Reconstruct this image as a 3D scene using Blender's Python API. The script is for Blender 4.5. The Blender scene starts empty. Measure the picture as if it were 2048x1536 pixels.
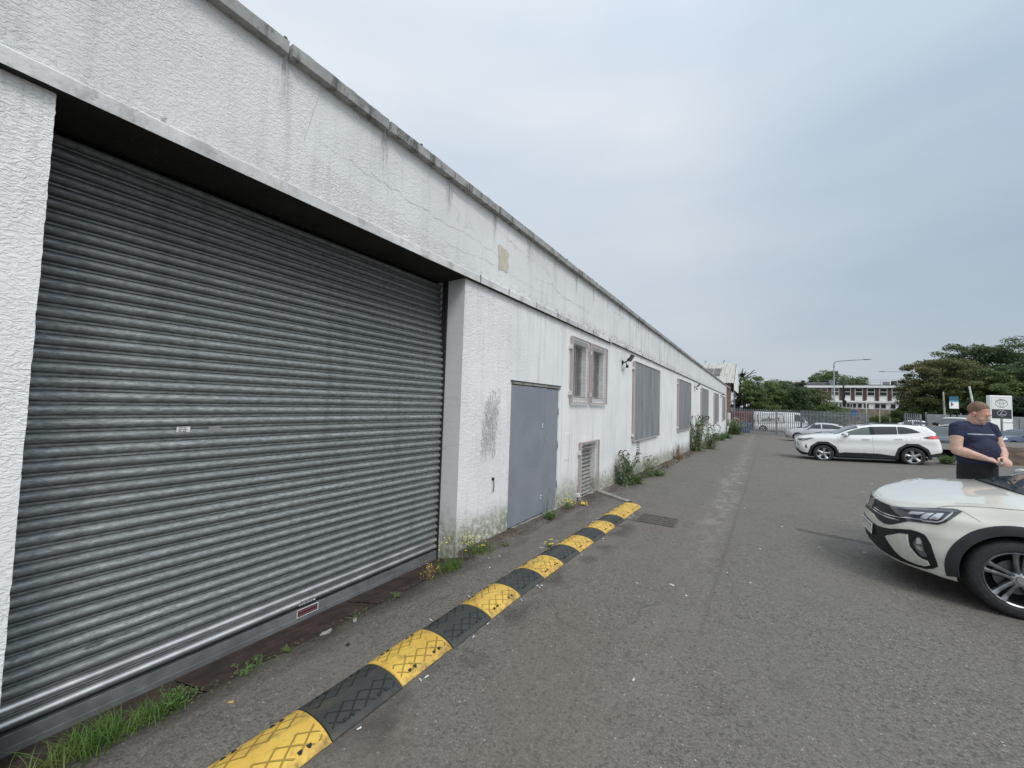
import bpy, bmesh, math, random
from mathutils import Vector, Matrix, noise as mnoise
import numpy as np
R=math.radians
sc=bpy.context.scene
# ================================================================ camera
cam_d=bpy.data.cameras.new('camera');cam=bpy.data.objects.new('camera',cam_d);sc.collection.objects.link(cam)
cam_d.sensor_width=36;cam_d.lens=780/2048*36;cam_d.clip_end=2000;cam_d.clip_start=.05
_d=Vector((496,54,780)).normalized();_u=Vector((491,-15776,780));_u=(_u-_d*_u.dot(_d)).normalized();_x=_d.cross(_u)
Rw=Matrix((_x,_d,_u))                       # world axes written in lens axes (x right, y down, z forward)
_r=Rw@Vector((1,0,0));_up=Rw@Vector((0,-1,0));_b=Rw@Vector((0,0,-1))
cam.matrix_world=Matrix(((_r.x,_up.x,_b.x,0),(_r.y,_up.y,_b.y,0),(_r.z,_up.z,_b.z,1.66),(0,0,0,1)))
sc.camera=cam
# ================================================================ world: pale overcast
SUN_EL,SUN_AZ=R(50),R(124)    # azimuth measured from +Y towards +X
w=bpy.data.worlds.new('World');sc.world=w;w.use_nodes=True
nt=w.node_tree;nt.nodes.clear()
def wn(t,**k):
    n=nt.nodes.new(t)
    for a,b in k.items(): setattr(n,a,b)
    return n
wo=wn('ShaderNodeOutputWorld');bg=wn('ShaderNodeBackground');sky=wn('ShaderNodeTexSky')
sky.sky_type='NISHITA';sky.sun_disc=False;sky.sun_elevation=SUN_EL;sky.sun_rotation=SUN_AZ;sky.air_density=1.2;sky.dust_density=2.5
tc=wn('ShaderNodeTexCoord');mp=wn('ShaderNodeMapping');mp.inputs['Scale'].default_value=(1,1,3.6);mp.inputs['Rotation'].default_value=(R(8),R(-6),R(20))
n1=wn('ShaderNodeTexNoise');n1.inputs['Scale'].default_value=1.5;n1.inputs['Detail'].default_value=4;n1.inputs['Roughness'].default_value=.42;n1.inputs['Distortion'].default_value=.1
n2=wn('ShaderNodeTexNoise');n2.inputs['Scale'].default_value=4.0;n2.inputs['Detail'].default_value=4;n2.inputs['Roughness'].default_value=.5
L=nt.links.new
L(tc.outputs['Generated'],mp.inputs[0]);L(mp.outputs[0],n1.inputs['Vector']);L(mp.outputs[0],n2.inputs['Vector'])
add=wn('ShaderNodeMath',operation='MULTIPLY_ADD');L(n2.outputs[0],add.inputs[0]);add.inputs[1].default_value=.28;L(n1.outputs[0],add.inputs[2])
rp=wn('ShaderNodeValToRGB');L(add.outputs[0],rp.inputs[0])
e=rp.color_ramp.elements;e[0].position=.40;e[0].color=(4.95,5.7,6.5,1);e[1].position=.86;e[1].color=(6.3,6.75,7.2,1)
sp=wn('ShaderNodeSeparateXYZ');L(tc.outputs['Generated'],sp.inputs[0])
# brighter overhead than at the horizon, as a real overcast dome is
mr=wn('ShaderNodeMapRange');L(sp.outputs[2],mr.inputs[0]);mr.inputs[1].default_value=0;mr.inputs[2].default_value=.75;mr.inputs[3].default_value=.90;mr.inputs[4].default_value=1.36
mulc=wn('ShaderNodeVectorMath',operation='SCALE');L(rp.outputs[0],mulc.inputs[0]);L(mr.outputs[0],mulc.inputs['Scale'])
# veil glow round the hidden sun
dt=wn('ShaderNodeVectorMath',operation='DOT_PRODUCT');L(tc.outputs['Generated'],dt.inputs[0])
SUND=Vector((math.sin(SUN_AZ)*math.cos(SUN_EL),math.cos(SUN_AZ)*math.cos(SUN_EL),math.sin(SUN_EL)));dt.inputs[1].default_value=SUND
pw=wn('ShaderNodeMath',operation='MAXIMUM');L(dt.outputs['Value'],pw.inputs[0]);pw.inputs[1].default_value=0
pw2=wn('ShaderNodeMath',operation='POWER');L(pw.outputs[0],pw2.inputs[0]);pw2.inputs[1].default_value=2.5
pw3=wn('ShaderNodeMath',operation='MULTIPLY_ADD');L(pw2.outputs[0],pw3.inputs[0]);pw3.inputs[1].default_value=.9;pw3.inputs[2].default_value=1
mulg=wn('ShaderNodeVectorMath',operation='SCALE');L(mulc.outputs[0],mulg.inputs[0]);L(pw3.outputs[0],mulg.inputs['Scale'])
# broad thicker, bluer bank of cloud to the north-east
d2=wn('ShaderNodeVectorMath',operation='DOT_PRODUCT');L(tc.outputs['Generated'],d2.inputs[0]);d2.inputs[1].default_value=Vector((.44,.80,.40)).normalized()
b2=wn('ShaderNodeMapRange',interpolation_type='SMOOTHSTEP');L(d2.outputs['Value'],b2.inputs[0]);b2.inputs[1].default_value=.78;b2.inputs[2].default_value=1.0;b2.inputs[3].default_value=0;b2.inputs[4].default_value=.95
b3=wn('ShaderNodeMath',operation='MULTIPLY');L(b2.outputs[0],b3.inputs[0]);L(rp.outputs[1],b3.inputs[1])
mb2=wn('ShaderNodeMix',data_type='RGBA',blend_type='MULTIPLY');L(b2.outputs[0],mb2.inputs[0]);L(mulg.outputs[0],mb2.inputs[6]);mb2.inputs[7].default_value=(.68,.755,.82,1)
mx=wn('ShaderNodeMix',data_type='RGBA');mx.inputs[0].default_value=.90;L(sky.outputs[0],mx.inputs[6]);L(mb2.outputs[2],mx.inputs[7])
L(mx.outputs[2],bg.inputs[0]);bg.inputs[1].default_value=.105;L(bg.outputs[0],wo.inputs[0])
sl=bpy.data.lights.new('sun','SUN');sl.energy=1.5;sl.angle=R(20);sl.color=(1,.965,.92)
so=bpy.data.objects.new('sun',sl);sc.collection.objects.link(so);so.rotation_euler=(-SUND).to_track_quat('-Z','Y').to_euler()
sc.view_settings.view_transform='Standard';sc.view_settings.look='None';sc.view_settings.gamma=1;sc.view_settings.exposure=0.0
sc.view_settings.use_curve_mapping=False
sc.cycles.max_bounces=6;sc.cycles.diffuse_bounces=3;sc.cycles.glossy_bounces=3;sc.cycles.transmission_bounces=4;sc.cycles.transparent_max_bounces=8
# ================================================================ helpers
rnd=random.Random(7)
def sst(a,b,x):
    t=min(1,max(0,(x-a)/(b-a)));return t*t*(3-2*t)
def gz(x,y):
    yy=min(y,52)
    z=0 if yy<3 else (-.022*(yy-3) if yy<15 else -.264-.016*(yy-15))
    return z+.048*min(max(x-2.2,0),9)*sst(12,19,y)*(1-sst(26,36,y))
class Mat:
    """tiny node builder"""
    def __init__(S,name,col=(.5,.5,.5),rough=.6,metal=0,coat=0,spec=None):
        S.m=bpy.data.materials.new(name);S.m.use_nodes=True;S.t=S.m.node_tree;S.b=S.t.nodes['Principled BSDF']
        S.b.inputs['Base Color'].default_value=(*col,1);S.b.inputs['Roughness'].default_value=rough;S.b.inputs['Metallic'].default_value=metal
        if coat: S.b.inputs['Coat Weight'].default_value=coat;S.b.inputs['Coat Roughness'].default_value=.04
        if spec is not None: S.b.inputs['Specular IOR Level'].default_value=spec
        S.m.diffuse_color=(*col,1);S.pos=None;S.objc=None
    def n(S,t,ins=None,**k):
        n=S.t.nodes.new(t)
        for a,b in k.items(): setattr(n,a,b)
        for a,b in (ins or {}).items():
            if hasattr(b,'default_value') or isinstance(b,bpy.types.NodeSocket): S.t.links.new(b,n.inputs[a])
            else: n.inputs[a].default_value=b
        return n
    def P(S):
        if not S.pos: S.pos=S.n('ShaderNodeNewGeometry').outputs['Position']
        return S.pos
    def O(S):
        if not S.objc: S.objc=S.n('ShaderNodeTexCoord').outputs['Object']
        return S.objc
    def map(S,v,scale=(1,1,1),loc=(0,0,0),rot=(0,0,0)): return S.n('ShaderNodeMapping',{0:v,1:loc,2:rot,3:scale}).outputs[0]
    def noise(S,v,scale,detail=4,rough=.5,dist=0): return S.n('ShaderNodeTexNoise',{'Vector':v,'Scale':scale,'Detail':detail,'Roughness':rough,'Distortion':dist}).outputs[0]
    def vor(S,v,scale,feature='F1',out='Distance',rand=1): return S.n('ShaderNodeTexVoronoi',{'Vector':v,'Scale':scale,'Randomness':rand},feature=feature).outputs[out]
    def math(S,op,a,b=0,c=0,clamp=False):
        n=S.n('ShaderNodeMath',{0:a,1:b,2:c},operation=op);n.use_clamp=clamp;return n.outputs[0]
    def ss(S,v,a,b,lo=0,hi=1):
        return S.n('ShaderNodeMapRange',{0:v,1:a,2:b,3:lo,4:hi},interpolation_type='SMOOTHSTEP').outputs[0]
    def mix(S,f,a,b,blend='MIX'):
        n=S.t.nodes.new('ShaderNodeMix');n.data_type='RGBA';n.blend_type=blend
        for i,v in ((0,f),(6,a),(7,b)):
            if isinstance(v,bpy.types.NodeSocket): S.t.links.new(v,n.inputs[i])
            else: n.inputs[i].default_value=v if i==0 else (*v,1)
        return n.outputs[2]
    def xyz(S,v): return S.n('ShaderNodeSeparateXYZ',{0:v}).outputs
    def col(S,c): S.t.links.new(c,S.b.inputs['Base Color'])
    def rough(S,c): S.t.links.new(c,S.b.inputs['Roughness'])
    def bump(S,h,strength=.5,dist=.01):
        n=S.n('ShaderNodeBump',{'Height':h,'Strength':strength,'Distance':dist})
        prev=S.b.inputs['Normal'].links
        if prev: S.t.links.new(prev[0].from_socket,n.inputs['Normal'])
        S.t.links.new(n.outputs[0],S.b.inputs['Normal'])
COL=sc.collection
def tag(o,label=None,cat=None,group=None,kind=None):
    if label: o['label']=label
    if cat: o['category']=cat
    if group: o['group']=group
    if kind: o['kind']=kind
    return o
def empty(name,loc=(0,0,0),rot=(0,0,0)):
    o=bpy.data.objects.new(name,None);COL.objects.link(o);o.location=loc;o.rotation_euler=rot;o.empty_display_size=.2;return o
class MB:
    """mesh collector"""
    def __init__(S): S.v=[];S.f=[];S.mi=[];S.cur=0
    def add(S,vs,fs):
        b=len(S.v);S.v+= [tuple(v) for v in vs];S.f+=[tuple(i+b for i in f) for f in fs];S.mi+=[S.cur]*len(fs);return S
    def box(S,x0,x1,y0,y1,z0,z1):
        return S.add([(x0,y0,z0),(x1,y0,z0),(x1,y1,z0),(x0,y1,z0),(x0,y0,z1),(x1,y0,z1),(x1,y1,z1),(x0,y1,z1)],
            [(0,3,2,1),(4,5,6,7),(0,1,5,4),(1,2,6,5),(2,3,7,6),(3,0,4,7)])
    def obox(S,c,ax,ay,az):
        c,ax,ay,az=map(Vector,(c,ax,ay,az));vs=[]
        for sz in(-1,1):
            for sx,sy in((-1,-1),(1,-1),(1,1),(-1,1)): vs.append(c+ax*sx+ay*sy+az*sz)
        fl=ax.cross(ay).dot(az)<0
        fs=[(0,3,2,1),(4,5,6,7),(0,1,5,4),(1,2,6,5),(2,3,7,6),(3,0,4,7)]
        return S.add(vs,[f[::-1] for f in fs] if fl else fs)
    def tube(S,pts,r,n=8,cap=True):
        pts=[Vector(p) for p in pts];rs=r if isinstance(r,(list,tuple)) else [r]*len(pts);rings=[];prev=None
        for i,p in enumerate(pts):
            t=(pts[min(i+1,len(pts)-1)]-pts[max(i-1,0)]).normalized()
            a=prev if prev is not None else (Vector((0,0,1)) if abs(t.z)<.9 else Vector((1,0,0)))
            u=(a-t*a.dot(t)).normalized();prev=u;v=t.cross(u)
            rings.append([p+(u*math.cos(k*2*math.pi/n)+v*math.sin(k*2*math.pi/n))*rs[i] for k in range(n)])
        vs=[q for r_ in rings for q in r_];fs=[]
        for i in range(len(pts)-1):
            for k in range(n):
                a=i*n+k;b=i*n+(k+1)%n;fs.append((a,b,b+n,a+n))
        if cap: fs+=[tuple(range(n))[::-1],tuple((len(pts)-1)*n+k for k in range(n))]
        return S.add(vs,fs)
    def lathe(S,prof,n=32,c=(0,0,0),axis='z',closed=False):
        vs=[];fs=[];m=len(prof)
        for k in range(n):
            a=2*math.pi*k/n
            for r,h in prof:
                x,y=r*math.cos(a),r*math.sin(a)
                p=(x,y,h) if axis=='z' else ((x,h,y) if axis=='y' else (h,x,y))
                vs.append((p[0]+c[0],p[1]+c[1],p[2]+c[2]))
        for k in range(n):
            for j in range(m if closed else m-1):
                a=k*m+j;b=k*m+(j+1)%m;c2=((k+1)%n)*m+(j+1)%m;d=((k+1)%n)*m+j
                fs.append((a,d,c2,b) if axis!='y' else (a,b,c2,d))
        return S.add(vs,fs)
    def grid(S,fn,nu,nv,flip=False):
        vs=[fn(i/nu,j/nv) for i in range(nu+1) for j in range(nv+1)];fs=[]
        for i in range(nu):
            for j in range(nv):
                a=i*(nv+1)+j;f=(a,a+nv+1,a+nv+2,a+1);fs.append(f[::-1] if flip else f)
        return S.add(vs,fs)
    def build(S,name,mats,parent=None,smooth=False,merge=0,normals=False,bevel=0,auto=None):
        me=bpy.data.meshes.new(name);me.from_pydata(S.v,[],S.f)
        if not isinstance(mats,(list,tuple)): mats=[mats]
        for m in mats: me.materials.append(m.m if isinstance(m,Mat) else m)
        if len(mats)>1: me.polygons.foreach_set('material_index',S.mi)
        if merge or normals or bevel:
            bm=bmesh.new();bm.from_mesh(me)
            if merge: bmesh.ops.remove_doubles(bm,verts=bm.verts,dist=merge)
            if merge: bmesh.ops.dissolve_degenerate(bm,dist=1e-5,edges=bm.edges)
            if bevel:
                es=[e for e in bm.edges if len(e.link_faces)==2 and e.calc_face_angle(0)>.6]
                bmesh.ops.bevel(bm,geom=es,offset=bevel,segments=2,affect='EDGES',profile=.5)
            if normals: bmesh.ops.recalc_face_normals(bm,faces=bm.faces)
            bm.to_mesh(me);bm.free()
        if smooth: me.polygons.foreach_set('use_smooth',[True]*len(me.polygons))
        if auto: me.set_sharp_from_angle(angle=auto)
        me.update();o=bpy.data.objects.new(name,me);COL.objects.link(o)
        if parent: o.parent=parent
        return o
def copy_tree(o,parent=None):
    c=o.copy();COL.objects.link(c);c.parent=parent
    for ch in [k for k in bpy.data.objects if k.parent==o]: copy_tree(ch,c)
    return c
def text_mb(mb,s,size,fn):
    """built-in font letters, flattened to faces and mapped by fn(x,y)->3D"""
    cu=bpy.data.curves.new('t','FONT');cu.body=s;cu.size=size;cu.align_x='CENTER';cu.resolution_u=2
    ob=bpy.data.objects.new('t',cu);COL.objects.link(ob);bpy.context.view_layer.update()
    me=bpy.data.meshes.new_from_object(ob.evaluated_get(bpy.context.evaluated_depsgraph_get()))
    mb.add([fn(v.co.x,v.co.y) for v in me.vertices],[tuple(p.vertices) for p in me.polygons])
    bpy.data.objects.remove(ob);bpy.data.curves.remove(cu);bpy.data.meshes.remove(me)
# ---------------------------------------------------------------- car body surface (pure maths)
def lerp(a,b,t): return a+(b-a)*t
def tab(x,pts,smooth=True):
    if x<=pts[0][0]: return pts[0][1]
    for (x0,y0),(x1,y1) in zip(pts,pts[1:]):
        if x<=x1:
            t=(x-x0)/(x1-x0) if x1>x0 else 0
            if smooth==1: pass
            return y0+(y1-y0)*t
    return pts[-1][1]
def ctab(x,pts):
    """monotone-ish cubic through points"""
    n=len(pts)
    if x<=pts[0][0]: return pts[0][1]
    if x>=pts[-1][0]: return pts[-1][1]
    for i in range(n-1):
        x0,y0=pts[i];x1,y1=pts[i+1]
        if x<=x1:
            h=x1-x0;d=(y1-y0)/h
            def slope(k):
                if k==0: return (pts[1][1]-pts[0][1])/(pts[1][0]-pts[0][0])
                if k==n-1: return (pts[-1][1]-pts[-2][1])/(pts[-1][0]-pts[-2][0])
                a=(pts[k][1]-pts[k-1][1])/(pts[k][0]-pts[k-1][0]);b=(pts[k+1][1]-pts[k][1])/(pts[k+1][0]-pts[k][0])
                return 0 if a*b<=0 else 2*a*b/(a+b)
            m0=slope(i);m1=slope(i+1);t=(x-x0)/h
            return (2*t**3-3*t*t+1)*y0+(t**3-2*t*t+t)*h*m0+(-2*t**3+3*t*t)*y1+(t**3-t*t)*h*m1
def sst(a,b,x):
    t=min(1,max(0,(x-a)/(b-a)));return t*t*(3-2*t)
class Body:
    def __init__(S,xf,xr,W,af,nf,ar,nr,fd,sd,rd,belt,sill,hubs,ra,rw,cowl,tail,top,tum=.34,n=5.0,crown=.05,lip=None,bow=.02):
        S.xf,S.xr,S.b=xf,xr,W/2.;S.fd,S.sd,S.rd=fd,sd,rd;S.belt,S.sill,S.hubs,S.ra,S.rw=belt,sill,hubs,ra,rw
        S.cowl,S.tail,S.top,S.tum,S.n,S.crown=cowl,tail,top,tum,n,crown
        pts=[]
        N=160
        for i in range(N+1):
            y=S.b*math.sin(math.pi/2*i/N); q=(y/S.b)
            pts.append((xf-af*(1-max(0,1-q**nf)**(1/nf)),y))
        M=60;x0=xf-af;x1=xr+ar
        for i in range(1,M):
            t=i/M;pts.append((lerp(x0,x1,t),S.b+bow*4*t*(1-t)*0.5))
        for i in range(N,-1,-1):
            y=S.b*math.sin(math.pi/2*i/N);q=y/S.b
            pts.append((xr+ar*(1-max(0,1-q**nr)**(1/nr)),y))
        S.pts=pts;S.cum=[0]
        for a,b in zip(pts,pts[1:]): S.cum.append(S.cum[-1]+math.hypot(b[0]-a[0],b[1]-a[1]))
        S.L=S.cum[-1];S.sf=S.cum[N];S.sr=S.cum[N+M]
        S.af,S.ar=af,ar
    def base(S,s):
        s=min(max(s,0),S.L-1e-6)
        lo,hi=0,len(S.cum)-1
        while hi-lo>1:
            m=(lo+hi)//2
            if S.cum[m]<=s: lo=m
            else: hi=m
        t=(s-S.cum[lo])/max(1e-9,S.cum[hi]-S.cum[lo])
        a,b=S.pts[lo],S.pts[hi]
        return lerp(a[0],b[0],t),lerp(a[1],b[1],t)
    def nrm(S,s):
        e=.03
        a=S.base(max(s-e,0));b=S.base(min(s+e,S.L))
        tx,ty=b[0]-a[0],b[1]-a[1]
        if s-e<0: tx,ty=(0,1)if s<1e-4 else (b[0]-S.base(max(0,2*s-(s+e)))[0],b[1]+0)
        if s<e: 
            b=S.base(s+e);a=S.base(e-s) if s<e else a
            tx,ty=b[0]-a[0],b[1]+a[1]
        l=math.hypot(tx,ty) or 1
        return ty/l,-tx/l
    def s_of_x(S,x):
        # side only
        if x>=S.xf-S.af:
            lo,hi=0,S.sf
        elif x<=S.xr+S.ar: lo,hi=S.sr,S.L
        else: lo,hi=S.sf,S.sr
        for _ in range(40):
            m=(lo+hi)/2
            if S.base(m)[0]>x: lo=m
            else: hi=m
        return lo
    def inset(S,s,z):
        wf=1-sst(S.sf*.55,S.sf*1.25,s);wr=sst(S.sr-.1,S.sr+(S.L-S.sr)*.45,s)
        return wf*ctab(z,S.fd)+wr*ctab(z,S.rd)+max(0,1-wf-wr)*ctab(z,S.sd)
    def P(S,s,z,off=0.0):
        sgn=1
        if s<0: sgn=-1;s=-s
        x,y=S.base(s);nx,ny=S.nrm(s);d=S.inset(s,z)-off
        x-=nx*d;y-=ny*d
        return (x,sgn*max(y,0.0),z)
    def zt(S,s): return ctab(-S.base(s)[0],[(-a,b) for a,b in S.belt])
    def zb(S,s):
        x,y=S.base(s);z=ctab(-x,[(-a,b) for a,b in S.sill])
        if y>S.b*.8 and s>.3:
            for h in S.hubs:
                dx=x-h
                if abs(dx)<S.ra: z=max(z,S.rw+math.sqrt(S.ra**2-dx*dx))
        return z
    def T(S,s): return S.P(s,S.zt(s))
    def nn(S,x): return 2.3+(S.n-2.3)*sst(S.cowl+.05,S.cowl-.55,x) if False else 2.3+(S.n-2.3)*(1-sst(S.cowl-.50,S.cowl+.05,x))
    # greenhouse
    def G(S,x,phi,off=0.0,e=1e-3):
        def g(x,phi):
            s=S.s_of_x(x);bx,yb,zb=S.T(s)
            yb-=.012
            h=max(.0,ctab(-x,[(-a,b) for a,b in S.top])-zb)
            sn,cs=math.sin(phi),math.cos(phi)
            q=S.nn(x);z=zb+h*abs(sn)**(2/q);y=(yb-S.tum*(z-zb))*math.copysign(abs(cs)**(2/q),cs)
            return (x,y,z)
        p=g(x,phi)
        if off:
            a=g(x+.01,phi);b=g(x-.01,phi);c=g(x,phi+.01);d=g(x,phi-.01)
            u=[a[i]-b[i] for i in range(3)];v=[c[i]-d[i] for i in range(3)]
            n=(u[1]*v[2]-u[2]*v[1],u[2]*v[0]-u[0]*v[2],u[0]*v[1]-u[1]*v[0])
            l=math.sqrt(sum(k*k for k in n)) or 1
            if n[2]*1+n[1]*(1 if p[1]>0 else -1)<0: l=-l
            p=tuple(p[i]+off*n[i]/l for i in range(3))
        return p
    def phi_z(S,x,z):
        s=S.s_of_x(x);zb=S.T(s)[2];h=max(1e-4,ctab(-x,[(-a,b) for a,b in S.top])-zb)
        q=min(1,max(0,(z-zb)/h))
        return math.asin(q**(S.nn(x)/2))
def vw_body():
    return Body(xf=.84+1.283,xr=-1.283-.86,W=1.76,af=.60,nf=2.25,ar=.45,nr=2.8,
      fd=[(.17,.13),(.22,.05),(.30,.02),(.45,.0),(.58,.012),(.68,.05),(.745,.065),(.765,.075),(.80,.115),(.85,.16),(.90,.24)],
      sd=[(.2,.05),(.32,.01),(.5,.012),(.62,.0),(.74,.0),(.82,.02),(.9,.04),(.96,.07),(1.03,.12)],
      rd=[(.2,.08),(.4,.02),(.6,.0),(.8,.02),(1.0,.05),(1.1,.1)],
      belt=[(2.123,.80),(1.95,.85),(1.6,.915),(1.1,.965),(.6,.985),(-.5,1.01),(-1.6,1.05),(-2.143,1.05)],
      sill=[(2.123,.22),(1.9,.22),(1.6,.22),(1.3,.22),(-1.3,.24),(-2.143,.3)],
      hubs=(1.283,-1.283),ra=.385,rw=.325,cowl=1.02,tail=-2.0,
      top=[(1.12,.99),(1.0,1.02),(.6,1.21),(.2,1.375),(-.05,1.44),(-.5,1.50),(-1.0,1.495),(-1.5,1.40),(-1.9,1.17),(-2.05,1.06)],tum=.36,crown=.055)
# ================================================================ materials
def m_asphalt():
    m=Mat('asphalt',(.12,.12,.12),.85);P=m.P();x,y,z=m.xyz(P)
    st=m.n('ShaderNodeTexVoronoi',{'Vector':P,'Scale':135.0}).outputs
    st2=m.n('ShaderNodeTexVoronoi',{'Vector':P,'Scale':62.0}).outputs
    g=m.xyz(st[1]);g2=m.xyz(st2[1])
    c=m.mix(g[0],(.075,.071,.066),(.185,.174,.160))
    c=m.mix(m.math('MULTIPLY',m.math('GREATER_THAN',g[1],.95),.55),c,(.30,.285,.26))
    c=m.mix(m.math('MULTIPLY',m.math('GREATER_THAN',g2[0],.985),m.math('LESS_THAN',st2[0],.34)),c,(.42,.40,.37))
    c=m.mix(m.math('MULTIPLY',m.math('LESS_THAN',g2[1],.12),.55),c,(.03,.03,.03))
    # fine grit fades into an even tone, large worn areas
    big=m.noise(P,.55,5,.6);mid=m.noise(P,2.6,5,.62)
    c=m.mix(m.ss(big,.35,.68,.10,.50),c,(.150,.142,.130))
    c=m.mix(m.ss(mid,.52,.75,0,.30),c,(.055,.052,.05))
    # reddish brown tint between the bumps and the wear line
    red=m.math('MULTIPLY',m.ss(x,-2.0,-1.4),m.ss(x,-.1,-.8));red=m.math('MULTIPLY',red,m.ss(m.noise(P,1.3,3),.36,.6))
    red=m.math('MULTIPLY',red,m.ss(y,9,5))
    c=m.mix(m.math('MULTIPLY',red,.28),c,(.150,.112,.098))
    # pale worn trail running away down the lane
    xw=m.math('ADD',x,m.math('MULTIPLY',m.math('SUBTRACT',m.noise(P,.6,2),.5),.5))
    tr=m.math('MULTIPLY',m.ss(m.math('ABSOLUTE',m.math('ADD',xw,.62)),.32,.05),m.ss(m.noise(m.map(P,(2,.8,1)),3.2,5,.7),.42,.62))
    c=m.mix(m.math('MULTIPLY',tr,m.ss(y,4.5,8,.15,.6)),c,(.25,.235,.215))
    # reinstatement joint, crooked cracks
    jx=m.math('ADD',x,m.math('MULTIPLY',m.math('SUBTRACT',m.noise(P,5,3),.5),.06))
    jl=m.math('MULTIPLY',m.ss(m.math('ABSOLUTE',m.math('ADD',m.math('ADD',jx,.42),m.math('MULTIPLY',y,-.012))),.035,.0),m.ss(y,2.3,4.2))
    c=m.mix(m.math('MULTIPLY',jl,.28),c,(.04,.038,.036))
    vw_=m.n('ShaderNodeVectorMath',{0:P,1:m.n('ShaderNodeVectorMath',{0:m.n('ShaderNodeTexNoise',{'Vector':P,'Scale':1.3,'Detail':4.0}).outputs[1],'Scale':.55},operation='SCALE').outputs[0]},operation='ADD').outputs[0]
    cr=m.vor(vw_,.42,'DISTANCE_TO_EDGE')
    ck=m.math('MULTIPLY',m.ss(cr,.009,.0),m.ss(m.noise(P,.8,2),.46,.58))
    c=m.mix(m.math('MULTIPLY',ck,.35),c,(.05,.048,.044))
    # long damp streak running to the near car, and oil by the bumps
    wob=m.math('MULTIPLY',m.math('SUBTRACT',m.noise(P,3.2,3),.5),.22)
    yc=m.math('ADD',m.math('MULTIPLY',m.math('SUBTRACT',x,.6),-.26),7.34)
    dm=m.math('MULTIPLY',m.ss(m.math('ABSOLUTE',m.math('ADD',m.math('SUBTRACT',y,yc),wob)),.105,.075),m.math('MULTIPLY',m.ss(m.math('ADD',x,wob),.46,.50),m.ss(x,1.9,1.7)))
    c=m.mix(m.math('MULTIPLY',dm,.6),c,(.035,.035,.035))
    # wall-foot dirt
    wd=m.math('MULTIPLY',m.ss(x,-2.05,-2.8),m.ss(m.noise(m.map(P,(2.6,.8,1)),2.4,5,.6),.36,.62))
    c=m.mix(m.math('MULTIPLY',wd,.7),c,(.045,.032,.024))
    oil=m.math('MULTIPLY',m.ss(m.math('ABSOLUTE',m.math('ADD',x,1.62)),.22,.03),m.math('MULTIPLY',m.ss(y,8,6),m.ss(m.noise(P,2.4,4),.45,.62)))
    c=m.mix(m.math('MULTIPLY',oil,.6),c,(.04,.032,.028))
    c=m.mix(1.0,c,(1.03,1.0,.94),'MULTIPLY')
    m.col(c)
    h=m.math('ADD',m.math('MULTIPLY',st[0],-.7),m.math('MULTIPLY',m.noise(P,60,3),.5));m.bump(h,.6,.005)
    m.bump(m.noise(P,7,4),.25,.02)
    m.rough(m.ss(m.noise(P,14,4),.3,.7,.72,.95))
    return m
def crack_mask(m,P,scale,width,amp=.5,nsc=1.5):
    n=m.n('ShaderNodeTexNoise',{'Vector':P,'Scale':nsc,'Detail':5.0,'Roughness':.65}).outputs[1]
    v=m.n('ShaderNodeVectorMath',{0:P,1:m.n('ShaderNodeVectorMath',{0:n,'Scale':amp},operation='SCALE').outputs[0]},operation='ADD').outputs[0]
    return m.ss(m.vor(v,scale,'DISTANCE_TO_EDGE'),width,0)
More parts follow.
